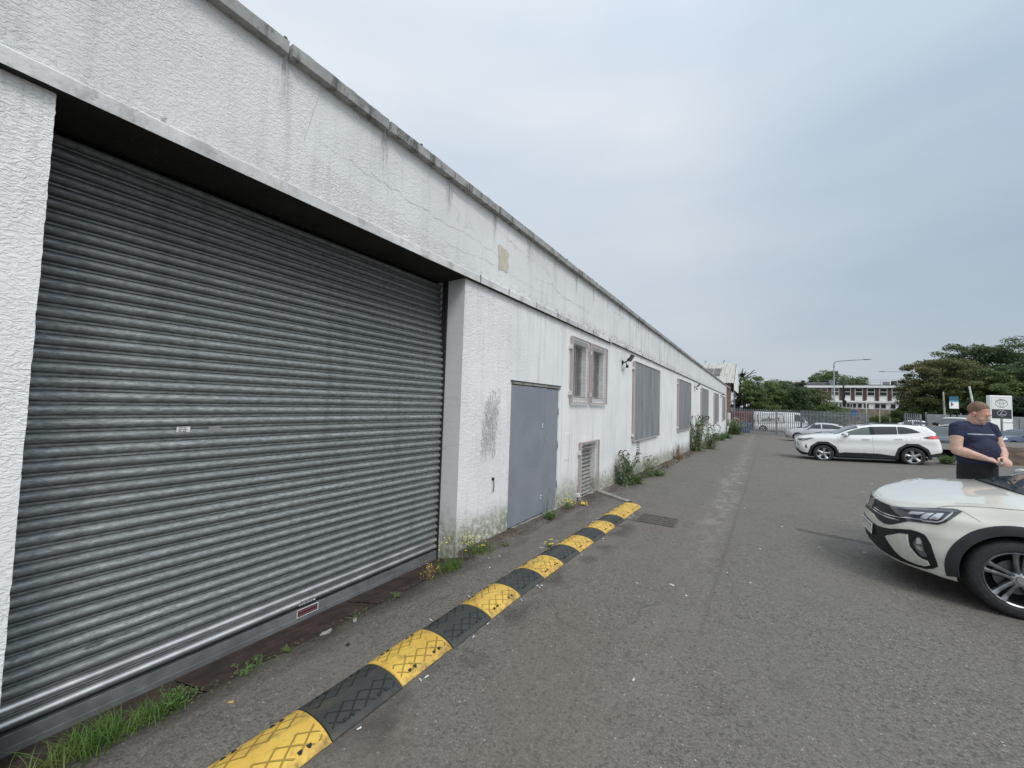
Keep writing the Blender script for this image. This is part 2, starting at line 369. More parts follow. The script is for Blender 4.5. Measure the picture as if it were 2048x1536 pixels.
def m_render_white(name,smoothness=0,tone=(.80,.80,.79),dirt=1.0,joints=False):
    """painted roughcast: thrown-on texture that varies from coarse to trowelled smooth"""
    m=Mat(name,tone,.75,spec=.3);P=m.P();x,y,z=m.xyz(P)
    c=m.mix(m.ss(m.noise(P,1.1,5,.55),.3,.7),tone,tuple(t*.90 for t in tone))
    c=m.mix(m.ss(m.noise(P,9,5,.7),.55,.8,0,.22),c,(.56,.57,.56))
    # rain streaks
    stn=m.noise(m.map(P,(1,2.6,.16)),3.2,5,.62)
    c=m.mix(m.ss(stn,.52,.75,0,.42*dirt),c,(.50,.51,.51))
    st2=m.noise(m.map(P,(1,9,.3)),2.6,4,.6)
    c=m.mix(m.math('MULTIPLY',m.ss(st2,.58,.74,0,.5*dirt),m.ss(m.noise(P,.45,3),.46,.62)),c,(.40,.41,.40))
    if joints:   # rain washed soot below every open coping joint, grime lodged on the ledge
        u=m.math('FRACT',m.math('ADD',m.math('DIVIDE',m.math('ADD',y,3.893),.872),m.math('MULTIPLY',m.math('SUBTRACT',m.noise(m.map(P,(1,5,5)),2,3),.5),.10)))
        du=m.math('MULTIPLY',m.math('MINIMUM',u,m.math('SUBTRACT',1,u)),.872)
        js=m.math('MULTIPLY',m.ss(du,.075,.0),m.math('MULTIPLY',m.ss(z,3.55,4.05),m.ss(m.noise(m.map(P,(1,12,1.5)),3,4,.7),.35,.6)))
        c=m.mix(m.math('MULTIPLY',js,.75),c,(.20,.195,.185))
        lg=m.math('MULTIPLY',m.ss(m.math('ADD',z,m.math('MULTIPLY',m.noise(m.map(P,(1,3,1)),2.5,5,.7),-.30)),3.20,2.98),m.ss(m.noise(m.map(P,(1,2.5,6)),5,5,.75),.46,.56))
        c=m.mix(m.math('MULTIPLY',m.math('MULTIPLY',lg,m.ss(y,3,9,.25,1)),.85),c,(.12,.115,.105))
        gs_=m.math('MULTIPLY',m.ss(m.noise(m.map(P,(1,3.2,.22)),2.2,5,.65),.5,.7),m.ss(y,6,14,.1,.6));c=m.mix(gs_,c,(.36,.365,.36))
    else:
        ld=m.math('MULTIPLY',m.ss(z,2.2,3.1),m.ss(m.noise(m.map(P,(1,7,.3)),2.4,4,.65),.48,.68));c=m.mix(m.math('MULTIPLY',ld,.35),c,(.42,.425,.41))
    # algae and splash at the foot
    zg=m.math('ADD',z,m.math('MULTIPLY',m.math('MAXIMUM',m.math('SUBTRACT',y,3),0),.018))
    ft=m.math('MULTIPLY',m.ss(m.math('ADD',zg,m.math('MULTIPLY',m.noise(P,4.5,5,.7),-.62)),.14,-.26),m.ss(m.noise(P,14,5,.75),.36,.56))
    c=m.mix(m.math('MULTIPLY',ft,.92),c,(.075,.075,.055))
    ft2=m.ss(m.math('ADD',zg,m.math('MULTIPLY',m.noise(P,2.2,4,.6),-.9)),.10,-.42)
    c=m.mix(m.math('MULTIPLY',ft2,.5),c,(.42,.42,.31))
    # chips
    ch=m.math('MULTIPLY',m.ss(m.noise(P,26,3,.6),.735,.76),m.ss(m.noise(P,1.9,2),.50,.6))
    c=m.mix(m.math('MULTIPLY',ch,.6),c,(.25,.22,.19))
    ck=m.math('MULTIPLY',crack_mask(m,m.map(P,(1,.6,1.3)),.55,.0045,.55),m.ss(m.noise(P,.7,2),.50,.58))
    c=m.mix(m.math('MULTIPLY',ck,.28),c,(.30,.29,.28))
    m.col(c)
    # bump: stringy tyrolean flecks
    wv=m.map(P,(1,.72,1.25));f=m.n('ShaderNodeTexNoise',{'Vector':wv,'Scale':44.0,'Detail':3.0,'Roughness':.55,'Distortion':1.2}).outputs[0]
    f2=m.noise(wv,95,2,.5)
    reg=m.ss(m.noise(m.map(P,(1,.9,1.5)),.62,3,.5),.38,.60,.16 if smoothness else .55,1.0 if not smoothness else .55)
    if smoothness==2: reg=m.math('MULTIPLY',reg,.35)
    h=m.math('MULTIPLY',m.math('ADD',m.ss(f,.36,.68),m.math('MULTIPLY',f2,.25)),reg)
    m.bump(h,.85,.0048);m.bump(m.noise(P,3.2,4,.55),.3,.02)
    return m
def m_weathered(name,base=(.52,.51,.49),dark=(.13,.125,.115),amt=.5,white=0.0):
    m=Mat(name,base,.9,spec=.25);P=m.P()
    c=m.mix(m.ss(m.noise(P,3,6,.7),.35,.68),base,tuple(b*.6 for b in base))
    c=m.mix(m.ss(m.noise(m.map(P,(1,1,.35)),7,5,.72),.50,.66,0,amt),c,dark)
    c=m.mix(m.ss(m.noise(P,28,4,.7),.60,.7,0,.6),c,(.07,.068,.06))
    if white: c=m.mix(m.ss(m.noise(P,1.6,5,.7),.42,.56,0,white),c,(.76,.76,.74))
    m.col(c);m.bump(m.noise(P,30,5,.7),.6,.006);return m
def m_galv():
    m=Mat('galvanised_slat',(.30,.31,.32),.5,.35,spec=.45);P=m.P();x,y,z=m.xyz(P)
    sp_=m.noise(m.map(P,(1,.40,1.3)),62,3,.65);bl=m.noise(m.map(P,(1,.22,2.6)),7,4,.6)
    sl=m.math('FLOOR',m.math('DIVIDE',m.math('ADD',z,.0345),.0735));rw=m.n('ShaderNodeTexWhiteNoise',{1:sl},noise_dimensions='1D').outputs[0]
    c=m.mix(m.ss(sp_,.34,.68),(.20,.216,.21),(.385,.405,.398))
    c=m.mix(m.math('MULTIPLY',rw,.45),c,(.16,.17,.165))
    c=m.mix(m.ss(bl,.42,.7,0,.35),c,(.20,.22,.215))
    c=m.mix(m.ss(m.noise(m.map(P,(1,2.2,.12)),2.5,4,.6),.5,.75,0,.35),c,(.075,.075,.072))
    # shade under the lintel painted into the slats, deepening towards the top
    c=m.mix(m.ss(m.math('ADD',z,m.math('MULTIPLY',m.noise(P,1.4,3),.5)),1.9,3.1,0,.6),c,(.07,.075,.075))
    m.col(c);m.rough(m.ss(sp_,.3,.7,.68,.46));m.bump(m.noise(P,70,3,.6),.15,.002)
    return m
def m_paint(name,col,rough=.22,flake=0,dirt=.12,metal=0.0):
    m=Mat(name,col,rough,metal,coat=1.0);O=m.O()
    c=m.mix(m.ss(m.noise(O,1.7,5,.6),.35,.75,0,dirt),col,tuple(k*.72+.02 for k in col))
    z=m.xyz(O)[2];c=m.mix(m.math('MULTIPLY',m.ss(z,.75,.2),m.ss(m.noise(O,5,5,.7),.35,.7,0,.4+dirt)),c,(.22,.205,.18))
    m.col(c);return m
def m_noisy(name,a,b,scale=5,rough=.8,bump=.3,bd=.01,metal=0,obj=True,lo=.35,hi=.65,spec=None,detail=5):
    m=Mat(name,a,rough,metal,spec=spec);v=m.O() if obj else m.P()
    nn=m.noise(v,scale,detail,.62);m.col(m.mix(m.ss(nn,lo,hi),a,b))
    if bump: m.bump(nn,bump,bd)
    return m
def m_leaf(name,a,b,c3=None,scale=1.2,trans=.25):
    """leaf colour changes from leaf to leaf (object space cells), thin translucent blade"""
    m=Mat(name,a,.55,spec=.35);O=m.O()
    cell=m.xyz(m.n('ShaderNodeTexVoronoi',{'Vector':O,'Scale':scale*6}).outputs[1])
    c=m.mix(cell[0],a,b);c=m.mix(m.ss(m.noise(O,scale*.6,4,.6),.42,.66,0,.7),c,c3 or b)
    m.col(c)
    tr=m.n('ShaderNodeBsdfTranslucent');m.t.links.new(c,tr.inputs[0]);ms=m.n('ShaderNodeMixShader',{0:trans})
    m.t.links.new(m.b.outputs[0],ms.inputs[1]);m.t.links.new(tr.outputs[0],ms.inputs[2])
    out=m.t.nodes['Material Output'];m.t.links.new(ms.outputs[0],out.inputs[0]);return m
M={}
M['asphalt']=m_asphalt()
M['rough']=m_render_white('roughcast_paint',0,(.86,.855,.845));M['froughcast']=m_render_white('fascia_roughcast',0,(.745,.74,.735),1.2,True);M['smooth']=m_render_white('trowelled_paint',1,(.82,.82,.81),1.4)
M['fascia']=m_render_white('fascia_paint',1,(.75,.75,.745),1.3,True)
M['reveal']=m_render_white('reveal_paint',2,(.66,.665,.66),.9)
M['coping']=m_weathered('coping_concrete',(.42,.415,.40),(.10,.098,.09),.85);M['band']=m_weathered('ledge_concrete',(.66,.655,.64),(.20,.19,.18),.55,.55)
M['band_under']=m_weathered('ledge_underside',(.035,.034,.032),(.02,.02,.018),.6)  # near-black: the shade below the ledge is put into this colour
M['concrete']=m_weathered('old_concrete',(.34,.33,.29),(.10,.10,.08),.6);M['plinth']=m_weathered('plinth_grey',(.22,.225,.23),(.09,.09,.09),.5)
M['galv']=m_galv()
M['alu']=m_noisy('bare_metal_slat',(.60,.60,.59),(.42,.42,.41),6,.38,.1,.002,.75,False)
M['rail']=m_noisy('rail_grey',(.25,.26,.265),(.17,.175,.175),5,.5,.1,.003,.35,False)
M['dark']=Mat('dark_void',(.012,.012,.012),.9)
M['door']=m_noisy('door_grey_paint',(.245,.26,.29),(.215,.23,.26),2.2,.42,.12,.004,0,False)
M['pink']=m_noisy('faded_pink_paint',(.47,.375,.355),(.41,.37,.355),9,.7,.15,.003,0,False)
M['white_trim']=m_noisy('white_trim',(.72,.72,.70),(.56,.56,.54),12,.6,.2,.003,0,False)
def m_mesh_panel():
    m=Mat('perforated_panel',(.2,.22,.25),.6,.2);P=m.P();x,y,z=m.xyz(P)
    c=m.mix(m.ss(m.noise(m.map(P,(1,4.5,.25)),2.6,5,.65),.36,.64),(.175,.185,.192),(.31,.325,.33))
    ln=m.math('FRACT',m.math('MULTIPLY',z,13));c=m.mix(m.math('MULTIPLY',m.ss(ln,.86,.95),m.ss(z,1.9,2.6,.05,.35)),c,(.40,.42,.44))
    c=m.mix(m.ss(m.noise(m.map(P,(1,1.4,.4)),6,5,.7),.6,.72,0,.6),c,(.085,.09,.10))
    hl=m.math('FRACT',m.math('MULTIPLY',y,22));hz=m.math('FRACT',m.math('MULTIPLY',z,22))
    m.col(c);m.bump(m.math('MULTIPLY',m.math('PINGPONG',m.math('MULTIPLY',y,50),.5),m.math('PINGPONG',m.math('MULTIPLY',z,50),.5)),.5,.004)
    return m
M['panel']=m_mesh_panel()
M['wire']=Mat('wire_grey',(.33,.33,.33),.5,.5)
M['glass']=Mat('dark_window_glass',(.035,.04,.042),.12,0,spec=.6)
M['frame']=m_noisy('old_window_frame',(.42,.41,.38),(.25,.24,.22),8,.7,.2,.003,0,False)
M['black']=Mat('black_plastic',(.012,.012,.013),.5,spec=.35)
M['cable']=Mat('grey_cable',(.35,.35,.34),.6)
M['timber']=m_noisy('wet_dark_timber',(.050,.030,.024),(.022,.015,.012),7,.8,.5,.01,0,False)
def m_bump_y(name,a,b,dirt):
    m=Mat(name,a,.55,spec=.4);O=m.O();x,y,z=m.xyz(O);P=m.P()
    # moulded diamond grooves either side of a plain crown strip
    u=m.math('ADD',m.math('MULTIPLY',x,14),m.math('MULTIPLY',y,10.5));v=m.math('SUBTRACT',m.math('MULTIPLY',x,14),m.math('MULTIPLY',y,10.5))
    g=m.math('MINIMUM',m.math('PINGPONG',u,.5),m.math('PINGPONG',v,.5))
    on=m.math('MULTIPLY',m.ss(m.math('ABSOLUTE',x),.030,.034),m.ss(m.math('ABSOLUTE',x),.135,.13))
    on=m.math('MULTIPLY',on,m.math('MULTIPLY',m.ss(y,.02,.03),m.ss(y,.42,.41)))
    gr=m.math('MULTIPLY',m.ss(g,.085,.045),on)
    c=m.mix(m.ss(m.noise(P,3.1,4),.35,.7),a,b)
    c=m.mix(m.ss(m.noise(P,11,5,.7),.50,.72,0,dirt),c,(.07,.055,.03))
    ed=m.math('MULTIPLY',m.ss(m.math('ABSOLUTE',x),.115,.165),m.ss(m.noise(P,18,4,.7),.38,.62));c=m.mix(m.math('MULTIPLY',ed,.55),c,(.08,.07,.055))
    cw=m.math('MULTIPLY',m.ss(m.math('ABSOLUTE',m.math('ADD',x,.03)),.10,.0),m.ss(m.noise(m.map(P,(2,.7,1)),6,5,.7),.50,.68));c=m.mix(m.math('MULTIPLY',cw,.55),c,(.10,.085,.06))
    c=m.mix(m.math('MULTIPLY',gr,.72),c,tuple(k*.30 for k in a));m.col(c)
    m.bump(m.math('SUBTRACT',1,gr),.9,.006);m.bump(m.noise(P,50,3),.2,.003);return m
M['yellow']=m_bump_y('yellow_rubber',(.70,.46,.09),(.58,.36,.07),.65);M['rubber']=m_bump_y('black_rubber',(.034,.038,.037),(.05,.054,.052),.3)
M['brick']=None
def m_brick(name,a,b,mort,scale=1.0,axis='y',P_=None):
    m=Mat(name,a,.88,spec=.2);P=m.P();x,y,z=m.xyz(P)
    v=m.n('ShaderNodeCombineXYZ',{0:y if axis=='y' else x,1:z,2:0.0}).outputs[0]
    bt=m.n('ShaderNodeTexBrick',{'Vector':v,'Color1':(*a,1),'Color2':(*b,1),'Mortar':(*mort,1),'Scale':scale,'Mortar Size':.012,'Brick Width':.225,'Row Height':.075})
    c=m.mix(m.ss(m.noise(P,1.2,5,.6),.4,.75,0,.4),bt.outputs[0],tuple(k*.5 for k in a));m.col(c);m.bump(bt.outputs[1],-.3,.01);return m
M['brick']=m_brick('red_brick',(.21,.085,.06),(.15,.06,.045),(.22,.19,.16));M['brown_clad']=m_brick('brown_brick_pier',(.105,.062,.05),(.075,.048,.04),(.14,.10,.09),1,'x')
M['stone']=m_noisy('rubble_stone',(.30,.25,.20),(.17,.14,.11),1.6,.9,.4,.05,0,False)
M['roofsheet']=None
def m_sheet():
    m=Mat('corrugated_sheet',(.60,.59,.54),.7);P=m.P();x,y,z=m.xyz(P)
    c=m.mix(m.ss(m.noise(m.map(P,(3,.3,.3)),1.2,5,.65),.4,.7),(.47,.465,.42),(.32,.31,.28));m.col(c)
    return m
M['roofsheet']=m_sheet()
M['skylight']=m_noisy('dirty_rooflight',(.10,.10,.10),(.17,.17,.165),2,.4,0,0,0,False)
M['galv_far']=m_noisy('galvanised_pale',(.28,.30,.315),(.20,.215,.23),3,.5,0,0,.35,False)
M['white_paint']=m_noisy('white_paint_far',(.87,.87,.85),(.80,.80,.78),1.2,.6,0,0,0,False)
M['roof_felt']=m_noisy('grey_roof_felt',(.20,.20,.20),(.13,.13,.13),1.5,.9,.2,.02,0,False)
M['bark']=m_noisy('bark',(.085,.068,.05),(.04,.032,.025),8,.95,.6,.03)
M['soil']=m_noisy('bare_brown_bank',(.115,.075,.05),(.045,.035,.022),2.4,.95,.8,.08,0,False)
M['leafA']=m_leaf('leaf_mid',(.135,.185,.062),(.085,.13,.044),(.18,.205,.075),.5)
M['leafB']=m_leaf('leaf_dark',(.082,.125,.050),(.054,.092,.038),(.112,.155,.060),.4)
M['leafC']=m_leaf('leaf_bronze',(.135,.155,.055),(.090,.118,.042),(.165,.140,.055),.35)
M['leafD']=m_leaf('leaf_blackgreen',(.030,.050,.024),(.018,.034,.018),(.045,.070,.030),.5)
M['leafE']=m_leaf('leaf_light',(.13,.18,.06),(.08,.13,.042),(.15,.18,.07),.6)
M['grass']=m_leaf('grass_blade',(.11,.20,.035),(.06,.135,.025),(.19,.21,.07),3,.3)
M['weed']=m_leaf('weed_leaf',(.13,.23,.06),(.07,.15,.04),(.13,.17,.06),4,.3);M['weedg']=m_leaf('buddleia_leaf',(.19,.27,.12),(.11,.18,.07),(.26,.32,.18),4,.3)
M['stem']=Mat('stem',(.16,.17,.07),.7);M['drystem']=Mat('dry_stem',(.24,.15,.07),.8);M['petal']=Mat('yellow_petal',(.80,.66,.03),.6);M['spent']=Mat('spent_flower',(.095,.065,.045),.8)
M['bud']=Mat('white_flower',(.62,.62,.55),.7)
# cars
M['paint_grey']=m_paint('pale_grey_green_paint',(.66,.65,.58),.25,dirt=.05);M['paint_white']=m_paint('white_car_paint',(.80,.80,.79),.25,dirt=.05)
M['paint_silver']=m_paint('silver_car_paint',(.50,.50,.50),.3,metal=.3);M['paint_blue']=m_paint('dark_blue_car_paint',(.025,.04,.11),.25);M['paint_black']=m_paint('black_car_paint',(.02,.021,.024),.25);M['paint_red']=m_paint('red_lorry_paint',(.20,.03,.03),.35)
M['paint_pale']=m_paint('pale_green_silver_paint',(.40,.46,.46),.3)
M['clad']=Mat('wheel_arch_plastic',(.026,.028,.032),.6,spec=.35);M['tyre']=m_noisy('tyre_rubber',(.030,.030,.031),(.018,.018,.019),30,.8,.3,.003)
M['alloy']=m_noisy('alloy_wheel',(.52,.53,.54),(.42,.43,.44),10,.3,0,0,.8);M['alloy_dark']=m_noisy('machined_dark_alloy',(.30,.305,.31),(.16,.165,.17),9,.28,0,0,.85);M['chrome']=Mat('bright_trim',(.72,.73,.74),.16,1.0)
M['carglass']=Mat('car_glass',(.014,.018,.018),.05,0,spec=.75);M['carglass2']=Mat('car_glass_clearer',(.10,.125,.115),.06,0,spec=.7);M['windscreen']=Mat('windscreen_glass',(.045,.06,.07),.04,0,spec=.9)
M['lens']=Mat('headlamp_lens_cell',(.62,.64,.66),.16,.65);M['lampblack']=Mat('lamp_housing',(.030,.032,.035),.10,0,coat=1.0);M['lampgrey']=Mat('lamp_smoked_chrome',(.16,.165,.175),.14,.55,coat=1.0)
M['drl']=Mat('light_guide',(.55,.57,.58),.25,.2);M['piano']=Mat('gloss_black',(.010,.010,.011),.12,0,coat=1.0);M['gap']=Mat('panel_gap',(.02,.02,.02),.8)
M['tail']=Mat('red_tail_lens',(.62,.02,.025),.35);M['plate_y']=Mat('plate_white',(.75,.75,.73),.4);M['ink']=Mat('black_ink',(.02,.02,.02),.5)
M['disc']=Mat('brake_disc',(.16,.16,.17),.4,.8)
# ================================================================ ground
def ground_z(x,y):
    z=gz(x,y)+.010*mnoise.noise(Vector((x*.35,y*.35,0)))*sst(2.0,3.5,abs(x+2)+y*.2)
    if x<-2.61 and .2<y<3.45: z-=.22
    return z
def build_ground():
    xs=[-60,-30,-12,-6,-3.6,-3.2,-2.9,-2.63,-2.605]+[-2.4+.2*i for i in range(14)]+[.5+.5*i for i in range(25)]+[14,17,22,30,45,70,120,220,420]
    ys=[-60,-25,-10,-4,-2,-1,-.4,0,.19,.21]+[.4+.25*i for i in range(12)]+[3.44,3.46]+[3.7+.35*i for i in range(34)]+[16+1.5*i for i in range(28)]+[60,70,85,110,150,220,340,600]
    m=MB();vs=[(x,y,ground_z(x,y)) for x in xs for y in ys];n=len(ys)
    m.add(vs,[(i*n+j,(i+1)*n+j,(i+1)*n+j+1,i*n+j+1) for i in range(len(xs)-1) for j in range(n-1)])
    o=m.build('ground',M['asphalt'],smooth=True);tag(o,kind='structure')
build_ground()
# ================================================================ the long white building
WX=-2.85;SX=-3.12
bld=empty('warehouse',(WX,0,0));tag(bld,'long low white rendered industrial building with a roller shutter, grey door and grilled windows','building')
def P3(mb,name,mats,**k):
    par=k.pop('parent',bld)
    o=mb.build(name,mats,None,**k);o.parent=par
    # geometry is written in world metres: undo the parents' offset
    off=Vector((0,0,0));q=par
    while q: off+=q.location;q=q.parent
    o.location=-off;return o
def rough_edge(z,seed,amp=.0042): return amp*(.35*mnoise.noise(Vector((seed,z*9,0)))+.35*mnoise.noise(Vector((seed,z*30,3)))+.6*mnoise.noise(Vector((seed,z*70,5))))
# --- piers either side of the shutter: corner edge is uneven, as hand-thrown render is
def pier(y_edge,y_far,side,z0,z1,seed):
    front=MB();rev=MB();n=170
    for i in range(n+1):
        z=z0+(z1-z0)*i/n;ye=y_edge+side*rough_edge(z,seed);xe=WX+.4*rough_edge(z,seed+8)
        front.v.append((xe,ye,z));front.v.append((WX,y_edge+.03*(1 if y_far>y_edge else -1),z));front.v.append((WX,y_far,z))
        rev.v.append((xe,ye,z));rev.v.append((SX-.16,y_edge+.4*rough_edge(z,seed+3),z))
    for i in range(n):
        for k in (0,1):
            a=i*3+k;f=(a,a+1,a+4,a+3);front.f.append(f if y_far>y_edge else f[::-1]);front.mi.append(0)
        a=i*2;f=(a,a+2,a+3,a+1);rev.f.append(f if y_far>y_edge else f[::-1]);rev.mi.append(0)
    return front,rev
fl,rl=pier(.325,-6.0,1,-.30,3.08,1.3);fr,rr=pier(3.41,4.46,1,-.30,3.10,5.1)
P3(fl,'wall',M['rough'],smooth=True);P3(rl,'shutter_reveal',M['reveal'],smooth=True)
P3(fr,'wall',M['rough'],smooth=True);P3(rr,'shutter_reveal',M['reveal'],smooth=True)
def holed_wall(mb,y0,y1,z0,z1,holes,depth=.13):
    ys=sorted({y0,y1}|{h[0] for h in holes}|{h[1] for h in holes});zs=sorted({z0,z1}|{h[2] for h in holes}|{h[3] for h in holes})
    for a,b in zip(ys,ys[1:]):
        for c,d in zip(zs,zs[1:]):
            ym,zm=(a+b)/2,(c+d)/2
            if any(h[0]<ym<h[1] and h[2]<zm<h[3] for h in holes): continue
            mb.add([(WX,a,c),(WX,b,c),(WX,b,d),(WX,a,d)],[(0,1,2,3)])
    for h in holes:
        a,b,c,d=h;X=WX-depth
        mb.add([(WX,a,c),(X,a,c),(X,a,d),(WX,a,d)],[(0,1,2,3)][::1]);mb.add([(WX,b,c),(X,b,c),(X,b,d),(WX,b,d)],[(3,2,1,0)])
        mb.add([(WX,a,c),(WX,b,c),(X,b,c),(X,a,c)],[(0,1,2,3)][::-1]);mb.add([(WX,a,d),(WX,b,d),(X,b,d),(X,a,d)],[(0,1,2,3)])
w1=(6.50,7.13,1.80,2.80);w2=(7.46,8.12,1.80,2.80);gv=(6.93,7.72,-.10,.90)
m=MB();holed_wall(m,4.46,8.6,-.5,3.10,[(4.46,5.97,-.51,1.935),w1,w2,gv]);P3(m,'wall',M['smooth'])
m=MB();holed_wall(m,8.6,44.6,-1.0,3.10,[(10.9,11.22,.30,.74)],.05);P3(m,'wall',M['smooth'])
# fascia above the ledge (rough at the near end, trowelled patches further on)
m=MB();m.add([(WX+.004,-6,3.17),(WX+.004,1.62,3.17),(WX+.004,1.50,3.55),(WX+.004,1.62,4.09),(WX+.004,-6,4.09)],[(0,1,2,3,4)]);P3(m,'fascia',M['froughcast'])
m=MB();m.add([(WX,1.4,3.17),(WX,44.6,3.17),(WX,44.6,4.09),(WX,1.4,4.09)],[(0,1,2,3)]);P3(m,'fascia',M['fascia'])
m=MB();m.add([(WX+.0025,1.5,3.17),(WX+.0025,3.1,3.17),(WX+.0025,3.05,3.33),(WX+.0025,2.3,3.36),(WX+.0025,1.5,3.5)],[(0,1,2,3,4)]);P3(m,'fascia',M['froughcast'])
# bare patch where paint has come away
m=MB();m.add([(WX+.003,4.03,3.69),(WX+.003,4.10,3.72),(WX+.003,4.16,3.69),(WX+.003,4.22,3.70),(WX+.003,4.30,3.66),(WX+.003,4.27,3.55),(WX+.003,4.31,3.50),(WX+.003,4.26,3.38),(WX+.003,4.17,3.40),(WX+.003,4.05,3.37),(WX+.003,4.06,3.5)],[tuple(range(11))[::-1]])
P3(m,'bare_patch',m_noisy('exposed_cream_render',(.58,.53,.42),(.50,.46,.38),9,.85,.3,.004,0,False),normals=True)
# --- projecting ledge with chipped arris
def strip_bar(y0,y1,x0,x1,z0,z1,step,seed,chip=.012):
    mb=MB();n=max(2,int((y1-y0)/step))
    for i in range(n+1):
        y=y0+(y1-y0)*i/n
        c=max(0,mnoise.noise(Vector((seed,y*3.1,0)))-.32)*chip*6+abs(mnoise.noise(Vector((seed,y*14,2))))*chip*.35
        t=mnoise.noise(Vector((seed+4,y*6,1)))*.003
        mb.v+=[(x0,y,z0),(x1-c*.6,y,z0),(x1,y,z0+.010+c),(x1+t,y,z1-.012),(x1-.012,y,z1+t),(x0,y,z1)]
    for i in range(n):
        for k in range(6):
            a=i*6+k;b=i*6+(k+1)%6;mb.f.append((a,b,b+6,a+6));mb.mi.append(1 if k==0 else 0)
    mb.f+=[(0,1,2,3,4,5),tuple(n*6+k for k in range(6))[::-1]];mb.mi+=[0,0]
    return mb
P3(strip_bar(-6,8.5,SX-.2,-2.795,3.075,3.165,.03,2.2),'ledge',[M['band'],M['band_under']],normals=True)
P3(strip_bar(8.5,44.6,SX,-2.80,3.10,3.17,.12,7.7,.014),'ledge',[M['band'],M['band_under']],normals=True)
# thin bed joints and splits in the ledge
for y in (3.62,4.24,5.0,5.72,6.55,7.35,8.3,9.6,11.2,13.5,16):
    jm=MB();jm.box(-2.80,-2.7915,y,y+.010,3.078,3.168);P3(jm,'ledge_joint',M['gap'])
# --- coping stones
cs=[]
for v in range(4):
    mb=MB();n=16;Lc=.845
    for i in range(n+1):
        y=Lc*i/n;j=lambda k,a:a*mnoise.noise(Vector((v*5.3+k,y*9,k)))
        mb.v+=[(-.32,y,0),(.075+j(1,.004),y,.0),(.078+j(2,.004),y,.082+j(3,.006)),(.062+j(4,.01),y,.092+abs(j(5,.02))),(-.32,y,.115)]
    for i in range(n):
        for k in range(5):
            a=i*5+k;b=i*5+(k+1)%5;mb.f.append((a,b,b+5,a+5));mb.mi.append(0)
    mb.f+=[(0,1,2,3,4),tuple(n*5+k for k in range(5))[::-1]];mb.mi+=[0,0]
    o=mb.build('coping_stone',M['coping'],None,normals=True);cs.append(o)
y=-3.88;k=0
while y<44.0:
    v=k%4;o=cs[v] if k<4 else cs[v].copy()
    if k>=4: COL.objects.link(o)
    o.parent=bld;o.location=(0,y,4.055+rnd.uniform(-.004,.004));o.rotation_euler=(rnd.uniform(-.004,.004),0,rnd.uniform(-.003,.003));y+=.872;k+=1
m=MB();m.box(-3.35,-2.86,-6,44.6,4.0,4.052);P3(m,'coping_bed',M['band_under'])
m=MB();y=-3.9
mm=MB()
rg=random.Random(3)
for i in range(190):   # cushions of moss on the coping edge
    yy=rg.uniform(-2,30);r=rg.uniform(.008,.022);cx_=-2.785-rg.uniform(0,.05)
    mm.lathe([(0,r*.7),(r*.6,r*.55),(r,0)],6,(cx_,yy,4.145))
P3(mm,'moss',Mat('dry_moss',(.06,.058,.035),.95),smooth=True)['kind']='stuff'
# shell: roof, back, ends
m=MB();m.box(-20,-2.90,-8,44.6,3.6,3.95);P3(m,'roof',M['roof_felt'])
m=MB();m.box(-20.2,-19.9,-8,44.6,-1,3.9);m.box(-20,-2.87,-8.2,-6.0,-1,4.0);m.box(-20,-3.1,44.3,44.6,-1,4.0);P3(m,'wall',M['smooth'])
m=MB();m.box(-4.3,-4.2,-3,44,-1,3.6);P3(m,'inner_partition',M['dark'])
# plinth
m=MB();n=40
for i in range(n):
    a,b=17+(44.6-17)*i/n,17+(44.6-17)*(i+1)/n;h=lambda q:gz(0,q)+.02+.13*sst(17,24,q)
    m.add([(-2.815,a,-1.3),(-2.815,b,-1.3),(-2.815,b,h(b)),(-2.815,a,h(a)),(WX,a,h(a)),(WX,b,h(b))],[(0,1,2,3),(3,2,5,4)])
P3(m,'plinth',M['plinth'])
# brick continuation
m=MB();m.box(-8,-2.852,44.6,50,-1.2,4.0);P3(m,'brick_end_wall',M['brick'])
m=MB();m.box(-8.1,-2.78,44.62,50.1,4.0,4.14);P3(m,'coping_stone',M['coping'])
# --- roller shutter
sh=empty('roller_shutter',(0,0,0));sh.parent=bld;sh.location=(SX-WX,1.87,-.14)
def shutter_curtain():
    mb=MB();z=.10;prof=[];pitch=.0735
    while z<3.12:
        seg=[(-.016,0),(-.016,.004),(-.005,.0055),(-.003,.0165),(-.015,.018),(-.015,.021),(.000,.0228),(.008,.0285),(.0145,.038),(.0168,.047),(.0155,.056),(.0095,.064),(-.003,.0700)]
        prof+=[(a,z-.14+b,z) for a,b in seg];z+=pitch
    n=24
    for j in range(n+1):
        y=.34+(3.42-.34)*j/n
        for (a,zz,zb) in prof:
            a-=.10*sst(1.9,3.15,zb)
            wv=.0012*mnoise.noise(Vector((y*1.1,zb*3,4)))+.003*mnoise.noise(Vector((y*.6,zb*.4,1)))
            mb.v.append((SX+a+wv,y,zz+.0015*mnoise.noise(Vector((y*.8,zb*7,9)))))
    m_=len(prof)
    for j in range(n):
        for i in range(m_-1):
            a=j*m_+i;mb.f.append((a,a+m_,a+m_+1,a+1));mb.mi.append(1 if (i<28 and i%13>=5) else 0)
    return mb
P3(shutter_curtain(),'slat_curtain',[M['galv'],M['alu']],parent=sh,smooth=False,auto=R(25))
for ob in [o for o in bpy.data.objects if o.name=='slat_curtain']: ob.data.polygons.foreach_set('use_smooth',[True]*len(ob.data.polygons));ob.data.set_sharp_from_angle(angle=R(50))
